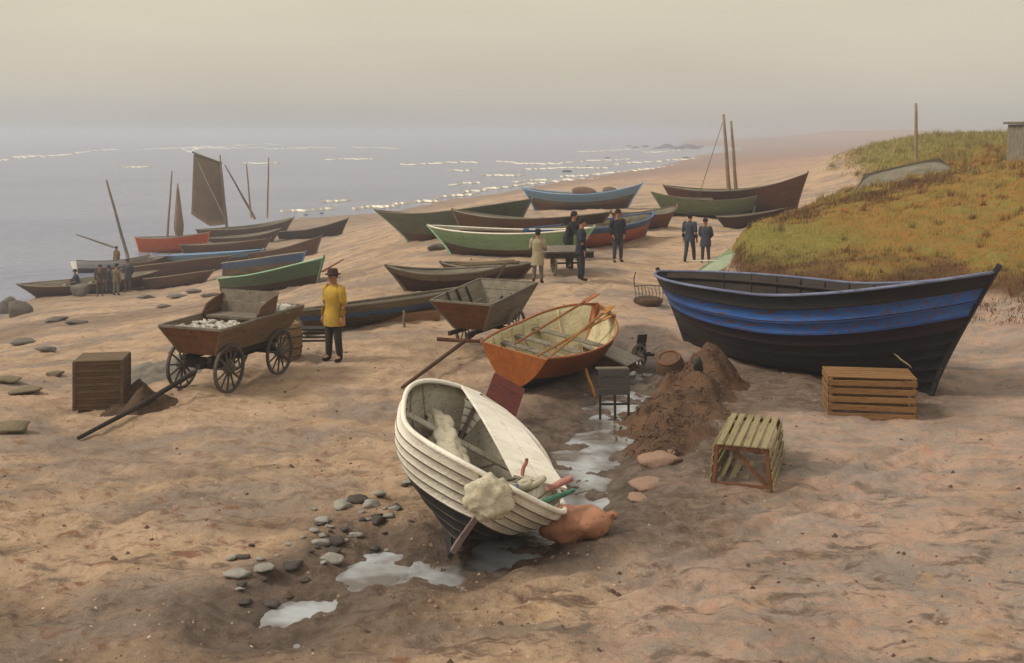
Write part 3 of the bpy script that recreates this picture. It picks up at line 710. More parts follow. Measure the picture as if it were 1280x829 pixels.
# ---- the four wheeled cart on the left
hd = math.atan2(-.93, -.36); c0 = Vector(((W(262, 0, 18.35).x + W(318, 0, 19.9).x) / 2, 19.1))
ct = thing('cart', 'four wheeled cart with bench seat and long pole, left of the man in yellow', 'cart', (c0.x, c0.y, gz(*c0)), (0, 0, hd))
FW = .41
for x in (.75, -.75):
    for y in (-.47, .47):
        wheel_parts(ct, (x, y, FW), (0, 1, 0), FW, .045, 12, wood('dark_grey_wheel', '#4b4640', '#5b554d', '#302c29'))
    bm = bmesh.new(); beam(bm, (x, -.45, FW), (x, .45, FW), .06, .07); obj('axle', bm, DARKW, ct)
bm = bmesh.new(); beam(bm, (-.95, 0, FW + .02), (.95, 0, FW + .02), .08, .08); beam(bm, (-1.0, .25, .58), (1.0, .25, .58), .07, .1); beam(bm, (-1.0, -.25, .58), (1.0, -.25, .58), .07, .1)
for x in (-.75, .75): box(bm, (x, 0, .5), (.12, .7, .10))
obj('undercarriage', bm, DARKW, ct)
flared(ct, -1.0, .95, .36, .62, .66, 1.16, 1.12, None, wood('cart_side_boards', '#6a5845', '#7a6650', '#493b2f'), BROWNR, n=3, slope0=.3, slope1=.22)
bm = bmesh.new(); tube(bm, (LOC(ct, W(242, 466, 18.0)), LOC(ct, W(170, 510, 16.9)), LOC(ct, G(98, 15.6, .04))), (.045, .04, .03), 8); obj('draught_pole', bm, DARKW, ct)
# bench seat with back
bs_ = bmesh.new(); box(bs_, (-.15, 0, 1.12), (.45, 1.0, .04)); seat = obj('bench_seat', bs_, GREYW, ct)
bm = bmesh.new(); seam(bm, (-.42, -.58, 1.12), (-.42, .58, 1.12), (-.52, .6, 1.52), (-.52, -.6, 1.52), 2, .03); obj('backrest', bm, GREYW, seat)
for y in (-.56, .56):
    bm = bmesh.new(); P = [(-.45, y, 1.12), (.05, y, 1.12), (.08, y, 1.2), (-.02, y, 1.32), (-.25, y, 1.40), (-.5, y, 1.46)]; panel(bm, P, .035); obj('armrest', bm, BROWNW, seat)
def scraps(root, x0, x1, y0, y1, z, n, seed, nm='fish_scraps', lab=None):
    r_ = random.Random(seed); bm = bmesh.new()
    for k in range(n):
        c = (r_.uniform(x0, x1), r_.uniform(y0, y1), z + r_.uniform(-.03, .05)); a = r_.uniform(0, 3.1)
        blob(bm, c, (.13, .04, .03), 1, .3, 2, k, Euler((r_.uniform(-.4, .4), r_.uniform(-.4, .4), a)).to_matrix())
    if root is not None: bm.transform(root.matrix_basis)
    return bm
bm = scraps(ct, .25, 1.0, -.45, .45, 1.04, 110, 1); solo('fish_heap', bm, FISH, 'heap of pale fish filling the front of the four wheeled cart', 'fish')
bm = scraps(ct, -1.15, -.62, -.2, .55, 1.14, 110, 2); solo('fish_heap', bm, FISH, 'heap of pale fish at the back corner of the four wheeled cart', 'fish')
# ---- brown tip cart in the middle
p0 = G(603, 22.2); rt = Vector((.50, 1.0)).normalized(); hd2 = math.atan2(-rt.y, -rt.x)
tcart = thing('tip_cart', 'empty brown tip cart with high flared sides and one long shaft', 'cart', p0, (0, 0, hd2))
for y in (-.60, .60): wheel_parts(tcart, (-.35, y, .40), (0, 1, 0), .40, .05, 10, GREYW)
bm = bmesh.new(); beam(bm, (-.35, -.6, .40), (-.35, .6, .40), .07, .07); beam(bm, (-.9, -.2, .46), (1.0, -.2, .46), .06, .08); beam(bm, (-.9, .2, .46), (1.0, .2, .46), .06, .08); obj('undercarriage', bm, DARKW, tcart)
flared(tcart, -.8, .55, .34, .68, .50, 1.24, 1.06, None, GREYI, BROWNR, n=4, slope0=.35, slope1=.35)
for y in (.2, -.05, -.3):
    bm = bmesh.new(); yy = .39 if y else .39
for k in range(3):
    x = -.45 + .4 * k
    for s_ in (-1, 1):
        bm = bmesh.new(); beam(bm, (x, s_ * .33, .52), (x, s_ * .63, 1.16), .04, .04); obj('side_batten', bm, DARKW, tcart)
for nm, a, b in (('shaft', W(592, 418, 21.8), G(503, 18.55, .04)), ('swingletree', W(546, 424, 21.3), W(600, 427, 21.3))):
    bm = bmesh.new(); tube(bm, (LOC(tcart, a), LOC(tcart, (Vector(a) + Vector(b)) / 2), LOC(tcart, b)), (.04, .038, .03), 8); obj(nm, bm, BROWNR if nm == 'swingletree' else wood('shaft_wood', '#5e4331', '#4a3527', '#33261d'), tcart)
# ---- small hand cart between the men
p0 = G(706, 33.5); hcart = thing('hand_cart', 'low dark hand cart with two spoked wheels between the standing men', 'cart', p0, (0, 0, R(-78)))
for y in (-.42, .42): wheel_parts(hcart, (.3, y, .36), (0, 1, 0), .36, .05, 8, GREYI)
bm = bmesh.new(); beam(bm, (.3, -.42, .36), (.3, .42, .36), .05, .05); obj('axle', bm, DARKW, hcart)
bm = bmesh.new(); seam(bm, (-1.2, -.75, .72), (-1.2, .75, .72), (.6, .75, .72), (.6, -.75, .72), 6, .05); obj('deck', bm, GREYW, hcart)
bm = bmesh.new(); beam(bm, (-1.2, -.72, .62), (.6, -.72, .62), .05, .16); beam(bm, (-1.2, .72, .62), (.6, .72, .62), .05, .16); beam(bm, (.58, -.72, .62), (.58, .72, .62), .05, .16); obj('frame', bm, DARKW, hcart)
for y in (-.5, .5):
    bm = bmesh.new(); beam(bm, (-1.0, y, 0), (-1.0, y, .6), .06, .06); obj('leg', bm, DARKW, hcart)

# ------------------------------------------------------------------ slatted fish crates
def crate(name, label, loc, rz, Lx, Ly, Hz, mat, nsl, open_end=False, taper=0.0, frm=None, ntop=6):
    """Lx along local x; slats run along x"""
    r_ = thing(name, label, 'crate', loc, (0, 0, rz), 'slatted wooden fish crates'); frm = frm or mat
    X, Y = Lx / 2, Ly / 2; e = .028
    P = {}
    for sx in (-1, 1):
        for sy in (-1, 1):
            bm = bmesh.new(); beam(bm, (sx * (X - e), sy * (Y - e), 0), (sx * (X - e), sy * (Y - e - taper), Hz), .05, .05, .004); obj('corner_post', bm, frm, r_)
        for z in (.03, Hz - .03):
            bm = bmesh.new(); yy = Y - e - (taper if z > .1 else 0); beam(bm, (sx * (X - e), -yy, z), (sx * (X - e), yy, z), .04, .045); obj('end_bar', bm, frm, r_)
    for sy in (-1, 1):
        for k in range(nsl):
            f = (k + .5) / nsl; y = sy * (Y - taper * f); z = f * Hz; bm = bmesh.new()
            j = random.uniform(-.008, .008); beam(bm, (-X, y + sy * .012, z + j), (X, y + sy * .012, z - j), .018, Hz / nsl * .66, .003); obj('slat', bm, mat, r_)
    yt = Y - taper
    for k in range(ntop):
        y = -yt + 2 * yt * (k + .5) / ntop; bm = bmesh.new(); j = random.uniform(-.01, .01)
        beam(bm, (-X - .02, y + j, Hz + .012), (X + .02, y - j, Hz + .012 + abs(j)), 2 * yt / ntop * .72, .022, .004); obj('lid_slat', bm, mat, r_)
    if not open_end:
        for sx in (-1, 1):
            for k in range(nsl):
                z = (k + .5) / nsl * Hz; bm = bmesh.new(); yy = Y - taper * z / Hz; beam(bm, (sx * (X + .012), -yy, z), (sx * (X + .012), yy, z), .018, Hz / nsl * .66, .003); obj('end_slat', bm, mat, r_)
    for k in range(5):
        y = -Y + 2 * Y * (k + .5) / 5; bm = bmesh.new(); beam(bm, (-X, y, .012), (X, y, .012), .09, .018); obj('floor_slat', bm, mat, r_)
    return r_
a = G(1028, 17.2); b = G(1106, 16.85); cdir = (b - a); cz = math.atan2(cdir.y, cdir.x)
cc = (a + b) / 2 + Vector((.36, .38, 0)); crate('fish_crate', 'golden brown slatted fish crate in front of the blue boat', (cc.x, cc.y, gz(cc.x, cc.y) - .02), R(-9), 1.3, .76, .64, CRATE1, 5)
stick('broken_lath', W(1117, 442, 17.5), W(1140, 460, 17.3), .012, CRATE2, 'thin pale broken lath sticking up from the golden brown crate', 'lath')
cc = G(936, 14.3); c2 = crate('fish_crate', 'straw coloured slatted crate with an open end, alone on the sand', (cc.x, cc.y, cc.z - .02), R(71), 1.5, .76, .52, CRATE2, 4, True, 0.05, BROWNR, 6)
bm = bmesh.new(); beam(bm, (-.68, -.3, .04), (-.68, .12, .48), .03, .04); obj('end_brace', bm, BROWNR, c2)
def solve_d(px, py):
    ds = np.exp(np.linspace(math.log(5), math.log(200), 1500)); zz = height((px - 640) / F * ds, ds); yy = HY + F * (CZ - zz) / ds
    i = int(np.argmax(yy <= py)); return float(ds[i])
# ------------------------------------------------------------------ stream side things
# lidded wooden box with slanting boards behind the orange boat
p = G(762, 20.6); bx = thing('lidded_box', 'small wooden box with slanting grey lid behind the orange rowing boat', 'box', p, (0, 0, R(-28)))
bm = bmesh.new(); planks(bm, (-.4, -.3, 0), (.4, -.3, 0), (.4, -.3, .22), (-.4, -.3, .46), 3, .03); planks(bm, (-.4, .3, 0), (.4, .3, 0), (.4, .3, .22), (-.4, .3, .46), 3, .03)
planks(bm, (-.4, -.3, 0), (-.4, .3, 0), (-.4, .3, .46), (-.4, -.3, .46), 3, .03); planks(bm, (.4, -.3, 0), (.4, .3, 0), (.4, .3, .22), (.4, -.3, .22), 2, .03); obj('box_body', bm, BROWNR, bx)
bm = bmesh.new(); planks(bm, (-.48, -.36, .52), (.5, -.36, .20), (.5, .36, .20), (-.48, .36, .52), 4, .03); obj('lid', bm, PUTTY, bx)
stick('boat_hook', W(748, 384, 21.0), W(770, 396, 20.6), .02, BROWNR, 'thin brown stick sticking up behind the slanting box lid', 'stick')
# wheelbarrow wheel standing on the bank
p = G(799, 21.0); wh = thing('barrow', 'overturned dark barrow with one small wheel at the head of the stream', 'barrow', p, (0, 0, R(20)))
wheel_parts(wh, (0, 0, .23), (.5, -1, .1), .23, .045, 8, GREYW, hub=.05)
bm = bmesh.new(); planks(bm, (-.02, .12, .25), (.16, .1, .28), (.22, .1, .62), (.04, .12, .62), 2, .04); obj('side_board', bm, DARKW, wh)
bm = bmesh.new(); beam(bm, (-.25, .1, .25), (.3, -.04, .24), .04, .05); beam(bm, (-.25, .22, .22), (.3, .12, .24), .04, .05); obj('frame', bm, DARKW, wh)
# plank stand with legs in the stream
p = W(768, 0, 17.3); tb = thing('trestle', 'dark plank trestle on three thin legs standing in the stream', 'trestle', (p.x, 17.3, gz(p.x, 17.3)), (0, 0, R(3)))
bm = bmesh.new(); planks(bm, (-.25, -.05, .36), (.24, -.05, .36), (.24, .02, .76), (-.25, .02, .76), 3, .03); obj('back_board', bm, wood('grey_black_board', '#3f3a38', '#4d4743', '#2a2625'), tb)
bm = bmesh.new(); planks(bm, (-.25, .02, .76), (.24, .02, .76), (.24, .42, .70), (-.25, .42, .70), 3, .025); obj('top_board', bm, GREYW, tb)
for x in (-.23, 0, .22):
    bm = bmesh.new(); beam(bm, (x, -.08 if x == 0 else -.03, -.02), (x, -.03, .44), .035, .035); obj('leg', bm, DARKW, tb)
bm = bmesh.new(); beam(bm, (-.23, -.03, .22), (.22, -.03, .22), .03, .03); obj('cross_bar', bm, DARKW, tb)
# heap of seaweed and earth on the bank, with a basket and a stone
def heap(pts, seed, res=46):
    bm = bmesh.new(); x0 = min(p[0] - p[2] for p in pts); x1 = max(p[0] + p[2] for p in pts); y0 = min(p[1] - p[2] for p in pts); y1 = max(p[1] + p[2] for p in pts)
    nx = max(int((x1 - x0) / .05), 8); ny = max(int((y1 - y0) / .05), 8); g_ = []
    X, Y = np.meshgrid(np.linspace(x0, x1, nx), np.linspace(y0, y1, ny)); H_ = height(X, Y); Z = np.full(X.shape, -1.0)
    for (cx, cy, r_, h_) in pts:
        d2 = np.hypot(X - cx, Y - cy) / r_; Z = np.maximum(Z, h_ * (1 - ss(d2, 0, 1)) - .03 * (d2 > .97))
    for j in range(ny):
        r2 = []
        for i in range(nx):
            v = Vector((X[j, i] * 3, Y[j, i] * 3, seed)); z = Z[j, i]
            z += (.16 * noise.fractal(v, 1, 2, 4)) * min(1, max(z, 0) * 4) if z > 0 else 0
            r2.append(bm.verts.new((X[j, i] + .03 * noise.noise(v * 3), Y[j, i], H_[j, i] + z - .03)) if z > -.5 else None)
        g_.append(r2)
    for j in range(ny - 1):
        for i in range(nx - 1):
            q = (g_[j][i], g_[j][i + 1], g_[j + 1][i + 1], g_[j + 1][i])
            if all(q): bm.faces.new(q).smooth = True
    return bm
def xy(px, d): return (px - 640) / F * d, d
hp = [(*xy(890, 19.4), .75, .58), (*xy(862, 18.3), .95, .36), (*xy(845, 17.2), 1.1, .28), (*xy(820, 16.6), 1.0, .22), (*xy(842, 16.0), .8, .24), (*xy(826, 15.3), .7, .18)]
bm = heap(hp, 3)
r_ = random.Random(4)
for k in range(160):
    cx, cy, rad, h_ = r_.choice(hp); x = cx + r_.gauss(0, rad * .38); y = cy + r_.gauss(0, rad * .38); dd = [(hh * (1 - ss(math.hypot(x - a, y - b) / rr, 0, 1))) for a, b, rr, hh in hp]
    z = gz(x, y) + float(max(dd)); a = r_.uniform(-1.0, .5) + R(-120); l = r_.uniform(.04, .12); P = [Vector((x, y, z + .01)), Vector((x + math.cos(a) * l, y + math.sin(a) * l, z + r_.uniform(0, .05))), Vector((x + math.cos(a) * 2 * l, y + math.sin(a + .4) * 2 * l, z - r_.uniform(.01, .05)))]
    tube(bm, P, r_.uniform(.006, .013), 4, False)
solo('seaweed_heap', bm, KELP, 'brown heap of seaweed and earth between stream and blue boat', 'heap')
p = G(842, 20.0); bk = thing('basket', 'round brown wicker basket half buried at top of the seaweed heap', 'basket', p + Vector((0, .1, -.12)), (R(24), R(-14), 0))
bm = bmesh.new(); lathe(bm, [(.2 + .012 * (k % 2) + .06 * math.sin(math.pi * k / 12), k * .036) for k in range(13)] + [(.1, .45)], 22); obj('body', bm, M('wicker', '#5f4633', '#6d5340', '#3d2c1e', sc=12, bsc=50, bump=.9), bk)
bm = bmesh.new(); tube(bm, [(.2 * math.cos(t), .2 * math.sin(t), .44) for t in [2 * math.pi * k / 20 for k in range(21)]], .022, 6); obj('rim', bm, BROWNR, bk)
def rock(name, p, r, mat, label, seed, group=None, amp=.28, sink=.35, cat='rock'):
    bm = bmesh.new(); q_ = random.Random(seed); vs = []
    pl = [(Vector((q_.gauss(0, 1), q_.gauss(0, 1), q_.gauss(0, 1))).normalized(), q_.uniform(.5, .92)) for k in range(13)]
    bmesh.ops.create_icosphere(bm, subdivisions=3, radius=1)
    for v in bm.verts:
        d = v.co.normalized(); v.co = d * min([1.08] + [h_ / d.dot(n_) for n_, h_ in pl if d.dot(n_) > .3])
    for f in bm.faces: f.smooth = True
    a_ = q_.uniform(0, 6.28)
    for v in bm.verts:
        c = v.co * (1 + amp * .5 * noise.noise(v.co * 2.2 + Vector((seed, 0, 0)))); c = Vector((c.x * math.cos(a_) - c.y * math.sin(a_), c.x * math.sin(a_) + c.y * math.cos(a_), c.z))
        v.co = Vector((p[0] + c.x * r[0], p[1] + c.y * r[1], p[2] + r[2] * (1 - sink * 2) + c.z * r[2]))
    return solo(name, bm, mat, label, cat, group)
rock('stone', G(873, 18.3, .30), (.10, .08, .14), M('dark_green_stone', '#2b3026', '#363a2e', '#1f231c', sc=3, bsc=12), 'dark green stone wedged in the top of the brown seaweed heap', 2, sink=.1, cat='stone')
for i, (px, d, r) in enumerate(((828, 14.55, .26), (806, 13.7, .22), (797, 13.1, .17), (838, 15.0, .18))):
    rock('sand_clod', G(px, d, -.02), (r * 1.2, r, r * .42), M('pink_sand_clod', '#967a66', '#8a6f5c', '#6f5a4c', sc=4, bsc=20, bump=.6), ('largest rounded pink clod on the right bank of the stream', 'second largest pink clod, just below the largest on the stream bank', 'small pink clod nearest the viewer on the stream bank', 'small pink clod above the largest clod on the stream bank')[i], 30 + i, 'pink clods along the stream bank', .15, .3, 'clod')
# low dark tar pot / wire pot in the middle of the sand
p = G(810, 28.6); lp = thing('wicker_pot', 'low dark wicker pot with an open rod cage, alone on the open sand', 'fish pot', p, (0, 0, R(5)))
bm = bmesh.new(); lathe(bm, [(.34, 0), (.38, .05), (.36, .14), (.30, .17), (.05, .18)], 20); obj('base', bm, NETM, lp)
for k in range(9):
    t = k / 8; bm = bmesh.new(); x = -.36 + .72 * t; tube(bm, ((x, -.12, .08), (x + .02, -.1, .30), (x, .0, .46 + .05 * math.sin(k))), .014, 5); obj('rod', bm, GREYW, lp)
bm = bmesh.new(); tube(bm, [(-.36, .0, .46), (0, 0, .49), (.36, 0, .46)], .016, 5); obj('top_rod', bm, GREYW, lp)
bm = bmesh.new(); tube(bm, [(-.36, .0, .46), (-.37, 0, .66), (-.33, 0, .84)], .014, 5); obj('handle_rod', bm, DARKW, lp)
# brown block on the left: a square wicker hamper, with a dark heap of net
p = G(128, 17.7); hm = thing('hamper', 'square brown wicker hamper standing alone on the left sand', 'hamper', p, (0, 0, R(9)))
bm = bmesh.new(); n_ = 14
for k in range(n_):
    z = (k + .5) / n_ * .76; o_ = .012 * (k % 2)
    for (a, b) in (((-.35 - o_, -.3 - o_, z), (.35 + o_, -.3 - o_, z)), ((.35 + o_, -.3 - o_, z), (.35 + o_, .3 + o_, z)), ((.35 + o_, .3 + o_, z), (-.35 - o_, .3 + o_, z)), ((-.35 - o_, .3 + o_, z), (-.35 - o_, -.3 - o_, z))): beam(bm, a, b, .03, .05)
obj('woven_body', bm, wood('hamper_wicker', '#5e4a36', '#6d5843', '#40311f', sc=6, bsc=30, bump=.9), hm)
bm = bmesh.new(); box(bm, (0, 0, .775), (.76, .66, .03), bev=.01); obj('lid', bm, wood('hamper_lid', '#6d5a42', '#5b4a36', '#43351f', sc=6, bsc=30), hm)
for sx in (-.36, .36):
    for sy in (-.31, .31):
        bm = bmesh.new(); beam(bm, (sx, sy, 0), (sx, sy, .77), .05, .05); obj('corner_post', bm, BROWNW, hm)
bm = heap([(*xy(164, 17.8), .62, .36), (*xy(180, 17.3), .5, .28), (*xy(196, 17.6), .45, .16), (*xy(150, 17.2), .4, .2)], 9)
solo('net_heap', bm, NETM, 'dark brown heap of net piled against the wicker hamper', 'net')
bm = heap([(*xy(196, 20.0), 1.0, .22), (*xy(222, 20.6), .9, .22), (*xy(170, 19.4), .7, .15)], 12)
solo('net_heap', bm, M('grey_net', '#857d70', '#777064', '#5e574c', sc=3, bsc=45, bump=1.0, dist=.03), 'spread grey heap of net behind the hamper and left of the four wheeled cart', 'net')
# cask and low dark bench behind the cart
p = G(361, 21.2); ck = thing('cask', 'upright tan wooden cask behind the four wheeled cart', 'cask', p)
bm = bmesh.new(); lathe(bm, [(.20, 0), (.25, .2), (.265, .36), (.25, .54), (.21, .72), (.19, .72), (.19, .68)], 22); obj('staves', bm, TAN, ck)
for z, r in ((.1, .232), (.26, .262), (.48, .262), (.64, .232)):
    bm = bmesh.new(); tube(bm, [(r * math.cos(t), r * math.sin(t), z) for t in [2 * math.pi * k / 22 for k in range(23)]], .012, 5); obj('hoop', bm, IRON, ck)
p = G(394, 21.6); bn = thing('bench', 'low black bench with slatted side between cask and man in yellow', 'bench', p, (0, 0, R(4)))
bm = bmesh.new(); planks(bm, (-.33, -.18, .52), (.33, -.18, .52), (.33, .18, .52), (-.33, .18, .52), 3, .03); obj('top', bm, DARKW, bn)
bm = bmesh.new(); planks(bm, (-.31, -.15, .26), (.31, -.15, .26), (.31, -.15, .48), (-.31, -.15, .48), 3, .025, .02); obj('side_board', bm, TAR, bn)
for x in (-.3, .3):
    for y in (-.14, .14):
        bm = bmesh.new(); beam(bm, (x, y, 0), (x, y, .5), .045, .045); obj('leg', bm, DARKW, bn)
# low brown timber baulk on the sand, with a peg
bm = bmesh.new(); beam(bm, G(466, 25.0, .1), G(548, 25.6, .1), .22, .22, .01); solo('timber_baulk', bm, wood('orange_brown_timber', '#8d6647', '#7a583e', '#5c432f'), 'squared orange brown timber baulk lying left of the tip cart', 'timber')
stick('stake', G(505, 24.3, -.05), G(505, 24.3, .36), .03, GREYW, 'short grey stake in the sand before the orange brown timber', 'stake')

# ------------------------------------------------------------------ boats on the beach
def bt(name, label, px0, d0, px1, d1, B, D, bands, group='boats drawn up on the beach', **k):
    P0 = ((px0 - 640) / F * d0, d0); P1 = ((px1 - 640) / F * d1, d1)
    k.setdefault('ns', 20); k.setdefault('nst', 5); k.setdefault('railr', .03); k.setdefault('thwarts', 3); k.setdefault('embed', .12)
    return boat(name, label, P0, P1, B, D, bands, group=group, **k)
MID = 'boats in the middle of the beach'
b_grey = bt('rowing_boat', 'long low grey boat with blue black stripe, lying behind the man in yellow', 368, 23.6, 600, 27.4, 1.15, .48, [(.55, GREYW), (.8, MIDB), (1, GREYI)], MID, sf=.05, sa=.02, rf=.5, ra=.3, heel=-6, railr=.035, embed=.06)
b_dark = bt('rowing_boat', 'small dark plum boat with grey rail behind the tip cart', 484, 30.4, 630, 30.8, 1.3, .58, [(.8, BRND), (1, GREYW)], MID, sf=.1, sa=.22, rf=.4, ra=.55, railr=.035)
b_scow = bt('rowing_boat', 'low dark boat full of planks between the green boat and tip cart', 552, 33.5, 668, 33.0, 1.3, .40, [(1, BRN)], MID, sf=.1, sa=.1, rf=.4, ra=.4)
b_green = bt('rowing_boat', 'soft green boat with white rail and brown bottom, behind the man in pale smock', 536, 40.5, 742, 37.6, 1.9, .92, [(.55, BRN), (1, GREENB)], MID, sf=.20, sa=.16, rf=.7, ra=.95, rail=WHITE, nst=6)
b_gg = bt('fishing_boat', 'large grey green boat with high raked end at left of the middle row', 471, 50, 668, 46.5, 2.3, 1.15, [(.35, BRN), (1, GREENG)], MID, sf=.2, sa=.5, rf=.8, ra=1.7, heel=-5, ns=26, nst=6)
b_brn = bt('fishing_boat', 'broad brown boat with pale floor boards behind the soft green boat', 565, 46, 762, 42.5, 2.1, .92, [(1, BRN)], MID, sf=.3, sa=.34, rf=.8, ra=.6, heel=-4, rail=GREYI, ns=26, nst=6)
b_thin = bt('rowing_boat', 'thin low brown boat farthest back behind the grey green boat', 497, 58, 628, 56, 1.5, .6, [(1, BRN)], MID, sf=.15, sa=.15)
b_blue = bt('fishing_boat', 'light blue boat with brown bottom, alone nearest the surf', 654, 66, 803, 64, 2.1, 1.0, [(.5, BRN), (.62, GREYI), (1, SKYB)], MID, sf=.55, sa=.35, rf=.9, ra=.7, nst=6, rail=SKYB)
b_pink = bt('fishing_boat', 'pink boat with dark blue top strake, behind the man with hands in pockets', 655, 38.6, 816, 46.5, 2.1, .86, [(.78, PINK), (1, MIDB)], MID, sf=.22, sa=.1, rf=.8, ra=.5, rail=MIDB, nst=6)
b_or = bt('rowing_boat', 'small orange brown boat half hidden behind the pink boat', 765, 48.5, 846, 51, 1.6, .72, [(1, wood('orange_brown_hull', '#8b5a3e', '#7a4f38', '#5c3e2e'))], MID, sf=.3, sa=.1)
b_sage = bt('fishing_boat', 'sage green boat with dark keel in front of the masted brown boat', 815, 57, 952, 58.5, 2.1, 1.0, [(.35, BRND), (1, SAGE)], MID, sf=.25, sa=.40, rf=.6, ra=.8, nst=6)
b_mast = bt('fishing_boat', 'long brown boat carrying two bare upright masts', 832, 61, 1013, 58, 2.4, 1.25, [(1, wood('red_brown_hull', '#6b4c3c', '#7a5745', '#4c392e'))], MID, sf=.7, sa=.45, rf=.7, ra=.7, nst=6, ns=26)
mast(b_mast, 'mast', W(913, 264, 59.3), W(904.5, 143, 59.3), .13, .07, BLEACH); mast(b_mast, 'mast', W(922, 264, 59.3), W(914, 151, 59.3), .11, .06, BLEACH)
bm = bmesh.new(); a, b = LOC(b_mast, W(905, 148, 59.5)), LOC(b_mast, W(868, 262, 58.5)); tube(bm, (a, b), .018, 4); obj('stay', bm, ROPE, b_mast)
b_low = bt('rowing_boat', 'low dark brown boat lying at the foot of the dune beside the masted boat', 898, 51.5, 985, 50, 1.5, .6, [(1, BRND)], MID, sf=.1, sa=.1)
# dinghy turned keel up by the two standing men
b_up = boat('dinghy', 'pale green dinghy turned keel up behind the blue boat', W(852, 0, 33.2).xy, W(928, 0, 32.0).xy, 1.35, .46, [(1, wood('pale_sage_paint', '#9aa487', '#8b967b', '#707862'))], sf=.02, sa=.02, rf=.25, ra=.2, ful=3.2, pw=.6, inner=GREYW, heel=176, group=MID, lift=gz(*W(880, 0, 33.0).xy) + .66, railr=.03, thwarts=2, ns=20, nst=6, floorb=False)
bm = bmesh.new(); tube(bm, (LOC(b_up, W(862, 326, 32.9)), LOC(b_up, W(908, 326, 32.0))), .02, 5); obj('bilge_runner', bm, WHITE, b_up)
def stow(root, label, n, z, seed, mat=GREYI, nm='plank', cat='plank', spread=.5, l=(.35, .6)):
    """loose timbers lying in a boat: each is a thing of its own"""
    H = root_H[root.name]; r_ = random.Random(seed)
    for k in range(n):
        x = r_.uniform(-.12, .12) * H.L; y = (k / max(n - 1, 1) - .5) * H.B * spread; a = r_.uniform(-.10, .10); l_ = H.L * r_.uniform(*l) / 2
        bm = bmesh.new(); u = Vector((math.cos(a), math.sin(a), r_.uniform(-.03, .03)))
        tube(bm, (Vector((x, y, z)) - u * l_, Vector((x, y, z + .05)) + u * l_), (.04, .06), 6); bm.transform(root.matrix_basis)
        solo(nm, bm, mat, label, cat, cat + 's lying in ' + label.split(' lying in ')[-1])
stow(b_scow, 'pale plank lying in the low dark boat behind the tip cart', 5, .46, 3, BLEACH)
stow(b_pink, 'brown spar lying in the pink boat', 4, .84, 4, BLEACH, 'spar', 'spar')
stow(b_brn, 'grey plank lying in the broad brown boat', 3, .9, 5, GREYI)
stow(b_gg, 'grey oar shaft lying in the large grey green boat', 3, 1.05, 6, GREYI, 'oar_shaft', 'oar')
stow(b_green, 'brown spar lying in the soft green boat', 2, .86, 8, BROWNW, 'spar', 'spar')
for bb_, x, lab in ((b_blue, .02, 'brown tarpaulin bundle amidships in the light blue boat'), (b_blue, .24, 'grey bundle towards the right end of the light blue boat')):
    bm = bmesh.new(); blob(bm, bb_.matrix_basis @ Vector((root_H[bb_.name].L * x, 0, 1.0)), (.75 if x < .1 else .5, .4, .42), 3, .3, 1.2, 3); solo('bundle', bm, BRN if x < .1 else GREYW, lab, 'bundle')
# ---- the left row, at the water's edge
def sld(px, py):
    a = solve_d(px, py); b = F * (CZ - SEA) / (py - HY); return min(a, b)
LFT = 'boats at the water line on the left'
l_a = bt('rowing_boat', 'long pale clinker boat with a seated man, farthest left at the water', 24, sld(24, 375), 200, sld(200, 359), 2.1, .72, [(1, BRN)], LFT, sf=.15, sa=.25, rf=.7, ra=1.0, rail=BLEACH, nst=6, heel=4)
l_b = bt('rowing_boat', 'white sterned boat holding a man in ochre jacket on the left', 93, sld(93, 341), 190, sld(190, 334), 1.9, .9, [(.6, GREYW), (1, WHITE)], LFT, sf=.2, sa=.25, rf=.5, ra=.2, tr=.8, heel=-8)
l_c = bt('rowing_boat', 'brown boat with pale ribs showing, beside the group of four men', 150, sld(150, 352), 290, sld(290, 336), 2.0, .8, [(1, BRN)], LFT, sf=.1, sa=.1, heel=-12, rail=BLEACH, ribs=6, inner=BRND)
l_red = bt('sailing_boat', 'bright red orange boat with two thin masts at the water line', 170, sld(170, 315), 263, sld(263, 313), 2.0, 1.25, [(1, REDO)], LFT, sf=.2, sa=.15, rf=.3, ra=.3, rail=PUTTY)
DR = l_red.location.y; 
mast(l_red, 'mast', W(208, 312, DR), W(215, 214, DR), .11, .06, BLEACH)
l_bl = bt('rowing_boat', 'long thin boat with sky blue top strake in front of the red one', 200, sld(200, 331), 330, sld(330, 325), 1.8, .75, [(.62, BRN), (1, SKYB)], LFT, sf=.08, sa=.02, rail=SKYB)
l_sail = bt('sailing_boat', 'grey boat with one large brown square sail set and a leaning spar', 246, sld(246, 303), 368, sld(368, 291), 2.3, 1.0, [(1, GREYW)], LFT, sf=.45, sa=.2, rf=.9, ra=.5, rail=PUTTY, nst=6)
l_b2 = bt('rowing_boat', 'brown boat lying in front of the grey sailing boat', 225, sld(225, 319), 340, sld(340, 313), 2.0, .8, [(1, BRN)], LFT, sf=.15, sa=.1, rail=BRN)
l_b3 = bt('rowing_boat', 'dark brown boat on the sand right of the grey sailing boat', 346, sld(346, 300), 437, sld(437, 291), 2.0, .7, [(1, BRND)], LFT, sf=.55, sa=.1, rf=.9)
l_b4 = bt('rowing_boat', 'narrow brown boat behind the blue striped boat', 310, sld(310, 328), 404, sld(404, 315), 1.7, .6, [(1, BRN)], LFT, sf=.45, sa=.1, rf=.8)
l_blue = bt('rowing_boat', 'navy blue boat with pale thwarts just behind the deep green boat', 276, sld(276, 345), 380, sld(380, 336), 1.9, .68, [(.6, GREYI), (1, MIDB)], LFT, sf=.25, sa=.15, rf=.6, ra=.25, rail=PUTTY, inner=MIDB, heel=-9, thm=PUTTY, thwarts=4)
